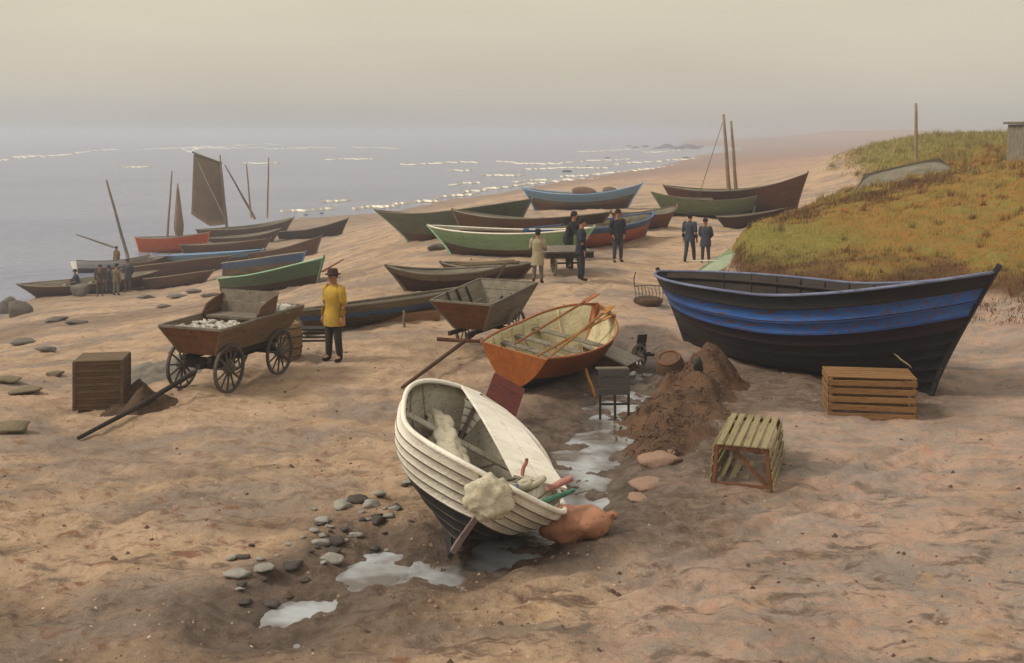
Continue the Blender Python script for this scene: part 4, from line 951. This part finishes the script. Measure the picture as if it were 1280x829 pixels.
l_gr = bt('rowing_boat', 'deep green boat with thin red bowsprit, nearest of the left boats', 274, sld(274, 364), 407, sld(407, 354), 1.8, .66, [(.45, BRND), (1, GREEND)], LFT, sf=.35, sa=.06, rf=1.0, ra=.3, rail=GREENB, nst=6)
mast(l_gr, 'bowsprit', W(402, 340, l_gr.location.y), W(430, 324, l_gr.location.y), .05, .025, wood('faded_red_spar', '#8d4b40', '#7d4238', '#5e352e'))
bt('rowing_boat', 'brown boat lowest in the left row, right of the group of four men', 176, sld(176, 361), 268, sld(268, 350), 1.8, .6, [(1, BRN)], LFT, sf=.1, sa=.15, rail=BLEACH, inner=GREYI, heel=-8)
bt('rowing_boat', 'ochre brown boat between the white sterned boat and the red one', 148, sld(148, 337), 214, sld(214, 331), 1.7, .7, [(1, wood('ochre_brown_hull', '#8b6b4e', '#7a5d44', '#5c4634'))], LFT, sf=.2, sa=.1, rail=BLEACH)
bt('rowing_boat', 'grey boat tucked between the red boat and grey sailing boat', 262, sld(262, 310), 352, sld(352, 301), 1.8, .75, [(1, GREYI)], LFT, sf=.3, sa=.1, rail=PUTTY)
# sail, masts and spars of the sailing boat and its neighbours
DS = l_sail.location.y; DB = l_b.location.y
mast(l_sail, 'mast', W(284, 288, DS + 0.0), W(275, 194, DS + 0.0), .13, .07, GREYI)
bm = bmesh.new(); cs = [LOC(l_sail, p) for p in (W(242, 192, DS + 0.5), W(276, 203, DS + 0.0), W(283, 279, DS + -0.2), W(262, 283, DS + 0.0), W(239, 268, DS + 0.5))]
n_ = 12; A = [[None] * (n_ + 1) for _ in range(n_ + 1)]
for i in range(n_ + 1):
    for j in range(n_ + 1):
        f, g_ = i / n_, j / n_; L_ = cs[0].lerp(cs[4], f); R_ = cs[1].lerp(cs[2], f); p = L_.lerp(R_, g_)
        if f > .6: p = p + (cs[3] - cs[4].lerp(cs[2], .55)) * ((f - .6) / .4) ** 2 * (1 - abs(g_ - .55) / .55) * 1.0
        A[i][j] = bm.verts.new(p + Vector((0, -.45 * math.sin(math.pi * f) * math.sin(math.pi * g_), 0)))
for i in range(n_):
    for j in range(n_): bm.faces.new((A[i][j], A[i][j + 1], A[i + 1][j + 1], A[i + 1][j])).smooth = True
bmesh.ops.solidify(bm, geom=list(bm.faces), thickness=.04); obj('sail', bm, CANVAS, l_sail)
mast(l_sail, 'yard', W(240, 190, DS + 0.4), W(278, 204, DS + -0.1), .07, .05, GREYI); mast(l_sail, 'sprit', W(244, 196, DS + -0.3), W(282, 276, DS + -0.5), .05, .05, PUTTY)
mast(l_sail, 'spar', W(319, 274, DS + -1.2), W(281, 206, DS + -1.2), .12, .05, wood('mauve_grey_spar', '#75665f', '#675a54', '#544a45'))
mast(l_sail, 'mast', W(314, 273, DS + -1.5), W(308, 205, DS + -1.5), .09, .06, BLEACH); mast(l_sail, 'mast', W(334, 273, DS + -1.7), W(336, 197, DS + -1.7), .09, .06, BLEACH)
bm = bmesh.new(); a = LOC(l_red, W(224, 300, DR)); b = LOC(l_red, W(222, 229, DR)); tube(bm, [a.lerp(b, k / 8) for k in range(9)], [.20, .36, .42, .36, .30, .24, .18, .11, .04], 8); obj('furled_sail', bm, CANVAS, l_red)
mast(l_b, 'mast', W(162, 330, DB), W(133, 225, DB), .13, .07, GREYI); mast(l_b, 'spar', W(142, 309, DB), W(95, 293, DB), .08, .04, GREYI)
# far grey boat hull on the dune, pole, hut
b_dune = boat('boat_hulk', 'old grey boat hulk lying overturned on top of the dune', W(1058, 0, 47).xy, W(1192, 0, 50.5).xy, 1.7, .7, [(1, GREYI)], sf=.02, sa=.02, rf=.9, ra=1.0, heel=168, ns=26, nst=6, thwarts=0, floorb=False, railr=.03, lift=gz(*W(1125, 0, 48.7).xy) + .55, inner=GREYW)
b_dune['category'] = 'boat hulk'
stick('pole', G(1145, 66, -.2), W(1145, 129, 66), .10, BLEACH, 'tall bare pole standing on the grassy dune crest', 'pole')
stick('stake', W(936, 300, 34.6), W(937, 279, 34.6), .07, DARKW, 'short black stake leaning at the left tip of the grassy dune', 'stake')
p = G(1292, 46); ht = thing('hut', 'grey board hut cut off by the right edge at the top of the dune', 'hut', (p.x + 1.0, p.y, p.z - .45), (0, 0, R(8)))
bm = bmesh.new(); planks(bm, (-1.55, -1.2, 0), (-1.45, -1.2, 1.9), (1.6, -1.2, 1.9), (1.6, -1.2, 0), 12, .05); planks(bm, (-1.55, 1.2, 0), (-1.45, 1.2, 1.9), (-1.45, -1.2, 1.9), (-1.55, -1.2, 0), 10, .05)
planks(bm, (1.6, 1.2, 0), (1.6, 1.2, 1.9), (1.6, -1.2, 1.9), (1.6, -1.2, 0), 10, .05); planks(bm, (-1.55, 1.2, 0), (-1.45, 1.2, 1.9), (1.6, 1.2, 1.9), (1.6, 1.2, 0), 12, .05); obj('wall', bm, GREYI, ht)
bm = bmesh.new(); box(bm, (0, 0, 1.97), (3.3, 2.6, .10), bev=.02); obj('roof', bm, GREYW, ht)

# ------------------------------------------------------------------ rocks
sr = [(806, 182, 1.2), (822, 184, 1.4), (835, 183, 2.2), (846, 184, 2.0), (858, 183, 2.6), (868, 184, 1.6), (876, 182, 1.2), (795, 183, .9), (858, 197, 1.3), (883, 199, .9), (890, 196, .7), (710, 213, 1.3), (735, 206, .6), (760, 196, .7), (672, 233, .6), (402, 265, .7), (383, 267, .6), (786, 181, .8)]
for i, (px, py, k) in enumerate(sr):
    d = F * (CZ - SEA) / (py + 2 - HY); s_ = d / F * 3.4 * k
    far_ = py < 190
    rock('sea_rock', Vector(((px - 640) / F * d, d, SEA)), (s_ * 1.6, s_ * 1.6, s_ * .5), SEAROCK, 'blue grey rock in the line of rocks off the far point' if far_ else 'low blue grey rock alone in the shallows', 50 + i, 'rocks off the far point' if far_ else 'scattered rocks in the shallows', .3, .35)
br = [(18, 392, 55.2, .36), (345, 377, 0, 0), (108, 360, 62, 0)]
bs2 = [(22, 395, .7), (8, 392, .6), (101, 371, .5), (70, 402, .55), (96, 405, .4), (183, 373, .42), (222, 372, .45), (243, 366, .4), (262, 371, .35), (205, 385, .3), (30, 430, .5), (60, 440, .35), (352, 345, 0)]
rr_ = random.Random(8)
for i, (px, py, k) in enumerate(bs2):
    if k == 0: continue
    d = solve_d(px, py); s_ = .38 * k * d / 40 + .12
    lab = 'big dark boulder at the water edge on the far left' if i == 0 else ('smaller boulder beside the big dark one at the left edge' if i == 1 else ('grey upright stone by the men and the pale boat' if i == 2 else 'flat grey beach stone on the sand below the left boats'))
    rock('boulder' if i < 2 else 'stone', G(px, d), (s_ * 1.5, s_, s_ * (1.2 if i < 3 else .4)), STONE, lab, 80 + i, None if i < 3 else 'flat grey stones below the left boats', .25, .2, 'boulder' if i < 2 else 'stone')
d0 = solve_d(298, 425)
rock('stone', G(595 - 50, solve_d(510, 316)), (.4, .3, .28), STONE, 'dark round stone on the sand left of the soft green boat', 99, cat='stone')
for i, (px, py, rx) in enumerate(((30, 492, .28), (14, 540, .34), (70, 470, .2), (8, 478, .26))):
    d = solve_d(px, py); rock('rock', G(px, d), (rx, rx * .8, rx * .28), M('olive_rock', '#7a6c52', '#6b5f4a', '#554b3a', sc=3, bsc=14, bump=.7), ('low olive rock at left edge, third from the top', 'lowest and largest olive rock at the left edge', 'small olive rock nearest the hamper', 'low olive rock at left edge, topmost')[i], 120 + i, 'olive rocks at the left edge', .3, .3)
# pale and dark stones along the lower stream
r_ = random.Random(21)
for i in range(64):
    f = r_.random(); px = 285 + 240 * f; py = 728 - 108 * f + r_.gauss(0, 17); d = solve_d(px, py); k = .03 + .08 * r_.random() ** 2.2
    pale = r_.random() < .55
    rock('cobble', G(px, d), (k * 1.3, k, k * .55), PALEST if pale else M('black_cobble', '#45403b', '#524b45', '#302c29', sc=3, bsc=14), 'pale grey cobble along the lower end of the stream' if pale else 'black wet cobble along the lower end of the stream', 200 + i, 'pale cobbles along the lower stream' if pale else 'black cobbles along the lower stream', .25, .25, 'cobble')
# ------------------------------------------------------------------ people
SKIN = M('weathered_skin', '#a8765a', '#986a50', '#85583f', sc=8, bump=0)
def cloth(n, a, b=None): return M(n, a, b, None, sc=3, bsc=22, bump=.5)
NAVY = cloth('navy_wool', '#2b2e38', '#23262f'); BLK = cloth('black_wool', '#26262b', '#1e1e22'); SMOCK = cloth('pale_smock', '#a3977b', '#8f8469'); OIL = cloth('yellow_oilskin', '#c29d3c', '#a5822f')
TROU = cloth('olive_black_trousers', '#3b372f', '#2e2b26'); GREYT = cloth('grey_trousers', '#6f6a64', '#5e5a55'); SLATE = cloth('slate_wool', '#3f4450', '#353943'); BROWNC = cloth('brown_wool', '#53463b', '#43382f'); OCHRE = cloth('ochre_jacket_cloth', '#8d6a3c', '#7a5b33')
HATM = cloth('brown_felt', '#432a20', '#36221a'); HAIR = cloth('dark_hair', '#2d2119', '#231a14'); BOOT = cloth('boot_leather', '#241f1c', '#1c1816'); EYE = M('eye', '#1b1613', bump=0)
def skin_mesh(nodes, edges, sub=1, root=0):
    """nodes: [(xyz, radius)], grown with a Skin modifier into one surface"""
    me = bpy.data.meshes.new('tmp'); me.from_pydata([n_[0] for n_ in nodes], edges, []); o = bpy.data.objects.new('tmp', me); C.objects.link(o)
    md = o.modifiers.new('s', 'SKIN'); md.use_smooth_shade = True
    for i, n_ in enumerate(nodes):
        r_ = n_[1]; me.skin_vertices[0].data[i].radius = (r_, r_) if not isinstance(r_, tuple) else r_; me.skin_vertices[0].data[i].use_root = (i == root)
    if sub: sm = o.modifiers.new('u', 'SUBSURF'); sm.levels = sub; sm.render_levels = sub
    dg = bpy.context.evaluated_depsgraph_get(); dg.update(); r = bpy.data.meshes.new_from_object(o.evaluated_get(dg)); bpy.data.objects.remove(o); bpy.data.meshes.remove(me)
    return r
V = Vector
def person(label, loc, face, top, trou, pose='stand', hat='cap', h=1.74, group='men on the beach', skirt=.0, hair=True, fat=1.0):
    """local frame: faces -Y (turned by face), feet at z = 0"""
    s = h / 1.75; P = thing('person', label, 'person', loc, (0, 0, face), group)
    lean = {'lean': .32, 'sit': .35, 'stoop': .55}.get(pose, .03)
    hip = V((0, 0, .93)) if pose != 'sit' else V((0, 0, .50))
    up = V((0, -math.sin(lean), math.cos(lean))); fwd = V((0, -math.cos(lean), -math.sin(lean)))
    waist = hip + up * .16; chest = hip + up * .36; neck = hip + up * .54; jaw = neck + V((0, -.03, .10)); head = jaw + V((0, -.005, .085)); crown = head + V((0, .01, .095))
    J = {}
    for sd_, x in (('l', -1), ('r', 1)):
        sh = neck + V((x * .185, .0, -.055)); 
        if pose == 'pockets': el = sh + V((x * .09, .06, -.28)); wr = el + V((-x * .07, -.12, -.20))
        elif pose == 'back': el = sh + V((x * .07, .10, -.27)); wr = el + V((-x * .14, .10, -.18))
        elif pose in ('lean', 'stoop'): el = sh + V((x * .03, -.14, -.24)); wr = el + V((-x * .03, -.20, -.12))
        elif pose == 'sit': el = sh + V((x * .04, -.12, -.24)); wr = el + V((-x * .06, -.22, -.04))
        elif pose == 'fold': el = sh + V((x * .07, -.03, -.28)); wr = el + V((-x * .17, -.19, .04))
        else: el = sh + V((x * .06, .03, -.29)); wr = el + V((x * .0, -.07, -.25))
        hp_ = hip + V((x * .095, 0, -.03))
        if pose == 'sit': kn = hp_ + V((x * .06, -.42, .02)); an = kn + V((0, .02, -.42))
        elif pose == 'walk': kn = hp_ + V((x * .02, -.10 if x < 0 else .02, -.42)); an = V((x * .12, -.16 if x < 0 else .16, .09))
        else: kn = V((x * .115, -.03, .50)); an = V((x * .13, .02 * x, .09))
        J[sd_] = (sh, el, wr, hp_, kn, an)
    nd = [(hip, .125), (waist, .12), (chest, .14), (neck, .062), (jaw, .072), (head, .092), (crown, .062)]; ed = [(i, i + 1) for i in range(6)]
    def add(p, r_, par): nd.append((p, r_)); ed.append((par, len(nd) - 1)); return len(nd) - 1
    add(head + V((0, -.112, -.018)), .012, 5)                      # nose
    add(head + V((.092, .005, -.01)), .013, 5); add(head + V((-.092, .005, -.01)), .013, 5)
    for k in 'lr':
        sh, el, wr, hp_, kn, an = J[k]; x = -1 if k == 'l' else 1
        a = add(sh, .062, 2); a = add(sh.lerp(el, .5), .052, a); a = add(el, .042, a); a = add(wr, .028, a)
        d = (wr - el).normalized(); pm = wr + d * .06; a = add(pm, .034, a); q = frame(d); sid = q @ V((0, 1, 0))
        for j, ln in enumerate((.072, .085, .078, .06)):
            o_ = sid * (j - 1.5) * .021; b = add(pm + d * .035 + o_, .0095, a); b = add(pm + d * (.035 + ln * .5) + o_ - q @ V((0, 0, .012)), .0088, b); add(pm + d * (.03 + ln) + o_ - q @ V((0, 0, .035)), .0075, b)
        b = add(pm - sid * .045 * x + d * .0, .011, a); add(pm - sid * .062 * x + d * .04, .009, b)
        b = add(hp_, .09, 0); b = add(kn, .056, b); b = add(kn.lerp(an, .4), .054, b); b = add(an, .038, b); b = add(an + V((x * .02, -.13, -.055)), .034, b)
    obj('body', skin_mesh([(p * s, r_ * s) for p, r_ in nd], ed, 1), SKIN, P)
    for x in (-.034, .034):
        bm = bmesh.new(); blob(bm, (head + V((x, -.083, .012))) * s, (.011, .008, .008), 1, 0); obj('eye', bm, EYE, P)
    # jacket: torso with skirt plus sleeves
    F_ = fat
    bm = bmesh.new(); rr = []; sq = [] if pose == 'sit' else [(hip + V((0, 0, -.17 - skirt)), .205 + skirt * .15, .15 + skirt * .1)]
    for c, a_, b_ in sq + [(hip + V((0, 0, -.02)), .20, .16), (hip + up * .08, .175, .135), (waist, .17, .130), (chest + up * -.06, .190, .140), (chest + up * .06, .205, .138), (neck - up * .07, .200, .115), (neck - up * .03, .150, .090), (neck, .078, .074), (neck + up * .03, .070, .070)]:
        rr.append([(c + V((math.cos(t) * a_ * F_, 0, 0)) - fwd * math.sin(t) * b_ * F_ + V((0, 0, 1)) * 0) for t in [2 * math.pi * k / 20 for k in range(20)]])
    vr = [[bm.verts.new((p + .012 * noise.noise_vector(p * 9 + V((face, 0, 0)))) * s) for p in r_] for r_ in rr]
    for r0, r1 in zip(vr, vr[1:]):
        for k in range(20): bm.faces.new((r0[k], r0[(k + 1) % 20], r1[(k + 1) % 20], r1[k])).smooth = True
    for k in 'lr':
        sh, el, wr, *_ = J[k]; e = wr + (el - wr) * .08
        P_ = [sh + (sh - el) * .06 - V((sh.x * .25, 0, 0)), sh, sh.lerp(el, .35), sh.lerp(el, .75), el, el.lerp(e, .5), e]
        tube(bm, [(p + .008 * noise.noise_vector(p * 11)) * s for p in P_], [q * s * (F_ * .5 + .5) for q in (.07, .088, .080, .070, .066, .060, .052)], 12)
    obj('jacket', bm, top, P)
    nd = [(hip + V((0, 0, .02)), .11)]; ed = []
    for k in 'lr':
        sh, el, wr, hp_, kn, an = J[k]; a = add(hp_, .092, 0); a = add(hp_.lerp(kn, .5), .096, a); a = add(kn, .082, a); a = add(kn.lerp(an, .5), .074, a); add(an + V((0, 0, .02)), .068, a)
    obj('trousers', skin_mesh([(p * s, r_ * s) for p, r_ in nd], ed, 1), trou, P)
    for k in 'lr':
        an = J[k][5]; x = -1 if k == 'l' else 1
        obj('boot', skin_mesh([(p * s, r_ * s) for p, r_ in [(an + V((0, 0, .07)), .056), (an + V((0, .01, -.04)), .052), (an + V((x * .012, -.09, -.052)), .046), (an + V((x * .022, -.16, -.058)), .034)]], [(0, 1), (1, 2), (2, 3)], 1), BOOT, P)
    if hair:
        bm = bmesh.new(); blob(bm, (head + V((0, .022, .022))) * s, (.094 * s, .098 * s, .105 * s), 2, .05); 
        for v in list(bm.verts):
            if v.co.y < (head.y - .055) * s and v.co.z < (head.z + .06) * s: v.co.y = (head.y - .055) * s
        obj('hair', bm, HAIR, P, True)
    if hat:
        bm = bmesh.new(); c = (head + V((0, .004, .055))) * s
        if hat == 'brim': lathe(bm, [(.03 * s, -.006), (.155 * s, -.020 * s), (.160 * s, -.012 * s), (.108 * s, .008 * s), (.102 * s, .06 * s), (.085 * s, .095 * s), (.03 * s, .10 * s)], 20, c)
        elif hat == 'bowl': lathe(bm, [(.03 * s, -.006), (.135 * s, -.008 * s), (.137 * s, .004), (.104 * s, .012 * s), (.10 * s, .06 * s), (.07 * s, .10 * s), (.02 * s, .112 * s)], 20, c)
        else:
            lathe(bm, [(.10 * s, -.012 * s), (.108 * s, .02 * s), (.115 * s, .05 * s), (.08 * s, .085 * s), (.02 * s, .09 * s)], 20, c); box(bm, c + V((0, -.115 * s, -.004)), (.13 * s, .08 * s, .012), Euler((.25, 0, 0)), .004)
        obj('hat' if hat != 'cap' else 'cap', bm, HATM if hat == 'brim' else BLK, P)
    return P
SH = 'men standing about the middle of the beach'
person('man in yellow oilskin jacket and brown brimmed hat, standing right of the four wheeled cart', G(418, 21.0), R(-35), OIL, TROU, 'stand', 'brim', 1.72, None, .06, fat=1.12)
person('man in pale smock and grey trousers standing left of the hand cart', G(672, 31.6), R(165), SMOCK, GREYT, 'fold', 'cap', 1.52, SH, .16)
person('man in black bending over the hand cart beside another man', G(710, 35.0), R(70), BLK, BLK, 'lean', 'bowl', 1.78, SH, fat=1.08)
person('tall man in dark navy clothes standing right of the hand cart', G(726, 32.2), R(95), NAVY, NAVY, 'stand', 'cap', 1.80, SH)
person('man with hands in pockets standing in front of the pink boat', G(772, 37.4), R(15), NAVY, SLATE, 'pockets', 'bowl', 1.74, SH)
person('taller slate clad man of the pair near the dune tip', G(862, 38.0), R(150), SLATE, SLATE, 'walk', 'bowl', 1.66, SH)
person('shorter man with hands behind his back near the dune tip', G(882, 37.2), R(-20), SLATE, SLATE, 'back', 'bowl', 1.45, SH, .1, fat=1.08)
LG = 'men among the boats at the water line on the left'
def GP(px, py): return G(px, solve_d(px, py))
def onb(root, x, z, y=0): return root.matrix_basis @ Vector((x, y, z))
p = onb(l_a, -.6, .45); person('man sitting in the long pale boat at the water edge', p + Vector((0, 0, -.25)), R(-60), SLATE, BROWNC, 'sit', 'cap', 1.7, LG)
p = onb(l_b, .2, .15); person('man in ochre jacket standing inside the white sterned boat', p, R(-25), OCHRE, BROWNC, 'stand', 'cap', 1.72, LG)
person('man in dark brown clothes, leftmost of the four men by the pale boat', GP(125, 371), R(20), BROWNC, BROWNC, 'pockets', 'cap', 1.72, LG)
person('short man in grey, second from left of the four men by the pale boat', GP(136, 368), R(-160), SLATE, SLATE, 'stand', 'cap', 1.6, LG)
person('man in light brown coat, third from left of the four men by the pale boat', GP(145, 370), R(160), cloth('light_brown_wool', '#75644f', '#655543'), GREYT, 'stand', 'cap', 1.70, LG)
person('tall man in slate clothes, rightmost of the four men beside the leaning mast', GP(160, 366), R(-10), SLATE, BROWNC, 'back', 'cap', 1.85, LG)

# ------------------------------------------------------------------ grass, pebbles
def scatter_tris(name, n, fn, mat, seed):
    """many little blades: fn(rng) -> arrays of base points, heights"""
    rng = np.random.RandomState(seed); X, Y, hgt_, wd_ = fn(rng, n); Z = height(X, Y) - .02
    a = rng.uniform(0, 2 * math.pi, len(X)); ln = rng.uniform(-.5, .5, len(X)) * hgt_; dx, dy = np.cos(a) * wd_, np.sin(a) * wd_; b = rng.uniform(0, 6.28, len(X))
    v = np.stack([np.stack([X - dx, Y - dy, Z], -1), np.stack([X + dx, Y + dy, Z], -1), np.stack([X + np.cos(b) * ln + hgt_ * .15, Y + np.sin(b) * ln, Z + hgt_], -1)], 1).reshape(-1, 3)
    me = bpy.data.meshes.new(name); m_ = len(X); me.vertices.add(m_ * 3); me.vertices.foreach_set('co', v.astype(np.float32).ravel()); me.loops.add(m_ * 3); me.loops.foreach_set('vertex_index', np.arange(m_ * 3, dtype=np.int32)); me.polygons.add(m_); me.polygons.foreach_set('loop_start', np.arange(0, m_ * 3, 3, dtype=np.int32)); me.polygons.foreach_set('loop_total', np.full(m_, 3, dtype=np.int32)); me.update(); me.validate()
    me.materials.append(mat); o = bpy.data.objects.new(name, me); C.objects.link(o); return kind(o, 'stuff')
fl = [a_.ravel() for a_ in (XX, YY, hill, green, scarp)]
cell = (YY * (us[1] - us[0]) * np.gradient(YY, axis=0)).ravel()
def pick(weight, hh, ww):
    def fn(rng, n):
        w_ = weight * cell; w_ = w_ / w_.sum(); i = rng.choice(len(w_), n, p=w_); y = fl[1][i]; sx = y * (us[1] - us[0])
        x = fl[0][i] + rng.uniform(-1, 1, n) * sx; y2 = y + rng.uniform(-1, 1, n) * y * .004; cl = .45 + .55 * (vnoise(x, y2, .9, 77) > -.1) + .5 * (vnoise(x, y2, 2.1, 78) > .3)
        k = np.clip(y / 34, .8, 2.5); return x, y2, hh * rng.uniform(.4, 1.2, n) * cl * k, ww * k * rng.uniform(.6, 1.3, n)
    return fn
near = (fl[1] < 150)
inview = (np.abs(fl[0] / fl[1]) < .75)
GD = M('dry_ochre_grass', '#9c7634', '#8c7a3a', '#aa723a', sc=.35, bump=0, fac=(.4, .6)); GG = M('olive_green_grass', '#82792e', '#948540', '#6b602a', sc=.4, bump=0); GH = M('dark_heather', '#5e4229', '#77532f', '#4a3422', sc=.6, bump=0)
scatter_tris('dry_grass', 120000, pick(fl[2] * (1 - fl[3]) * (1 - fl[4]) * near * inview * (45 / np.maximum(fl[1], 20)) ** 1.3, .12, .011), GD, 1)
scatter_tris('green_grass', 90000, pick(fl[2] * fl[3] * (1 - fl[4]) * near * inview * (45 / np.maximum(fl[1], 20)) ** 1.3, .13, .011), GG, 2)
scatter_tris('heather', 26000, pick(np.clip(fl[4], 0, 1) * near * inview, .13, .014), GH, 3)
def clumps(weight, ncl, per, hh):
    def fn(rng, n):
        w_ = weight * cell; w_ = w_ / w_.sum(); i = rng.choice(len(w_), ncl, p=w_); cx, cy = fl[0][i], fl[1][i]; k = np.clip(cy / 34, .8, 2.2)
        a = rng.uniform(0, 6.28, (ncl, per)); r = np.abs(rng.normal(0, .11, (ncl, per))) * k[:, None]; x = cx[:, None] + np.cos(a) * r; y = cy[:, None] + np.sin(a) * r
        h_ = hh * rng.uniform(.5, 1.2, (ncl, per)) * k[:, None] * rng.uniform(.5, 1.2, (ncl, 1)); return x.ravel(), y.ravel(), h_.ravel(), (.010 * k[:, None] * np.ones((1, per))).ravel()
    return fn
wv = fl[2] * near * inview * (45 / np.maximum(fl[1], 20)) ** 1.2
scatter_tris('marram_grass', 0, clumps(wv, 420, 45, .34), M('straw_marram', '#8f7b45', '#7a7038', '#a38a52', sc=.8, bump=0), 5)
scatter_tris('marsh_tufts', 0, clumps(wv * (fl[3] < .5), 260, 40, .22), M('russet_tuft', '#7a4e2a', '#654626', '#8a5a30', sc=.8, bump=0), 6)
# pebbles and shell grit scattered over the near sand
def pebbles(name, n, seed, mat, dmax, smin, smax, cond=None):
    rng = np.random.RandomState(seed); v = np.exp(rng.uniform(math.log(7.5), math.log(dmax), n)); u = rng.uniform(-.62, .62, n); X, Y = u * v, v
    k = vnoise(X, Y, 2.6, seed) + .5 * vnoise(X, Y, .8, seed + 1) + rng.uniform(-.5, .5, n) > .15; X, Y = X[k], Y[k]; n = len(X); Z = height(X, Y); r = smin + (smax - smin) * rng.uniform(0, 1, n) ** 4
    base = np.array([(1, 0, 0), (.3, .95, 0), (-.8, .6, 0), (-.8, -.6, 0), (.3, -.95, 0), (.1, .1, .9)]); fc = [(0, 1, 5), (1, 2, 5), (2, 3, 5), (3, 4, 5), (4, 0, 5)]
    a = rng.uniform(0, 6.28, n); bx_ = base[None, :, 0] * np.cos(a)[:, None] - base[None, :, 1] * np.sin(a)[:, None]; by = base[None, :, 0] * np.sin(a)[:, None] + base[None, :, 1] * np.cos(a)[:, None]
    j = rng.uniform(.75, 1.25, (n, 6)); vv = np.stack([X[:, None] + bx_ * j * r[:, None] * 1.2, Y[:, None] + by * j * r[:, None], Z[:, None] - .3 * r[:, None] + base[None, :, 2] * j * r[:, None]], -1).reshape(-1, 3)
    F_ = (np.array(fc)[None] + 6 * np.arange(n)[:, None, None]).reshape(-1, 3); me = bpy.data.meshes.new(name); me.from_pydata(vv.tolist(), [], F_.tolist()); me.shade_smooth(); me.materials.append(mat); o = bpy.data.objects.new(name, me); C.objects.link(o); kind(o, 'stuff')
pebbles('pebbles', 9000, 3, M('brown_pebble', '#7a5f4c', '#8d7464', '#5c4638', sc=1.5, bump=0), 34, .006, .035)
pebbles('shell_grit', 5000, 9, M('pale_pebble', '#b8a68e', '#a29280', '#8f7f6d', sc=1.5, bump=0), 26, .004, .022)
pebbles('wrack', 3500, 14, M('dark_wrack', '#4a372b', '#5b4536', '#33261e', sc=1.5, bump=0), 60, .01, .05)
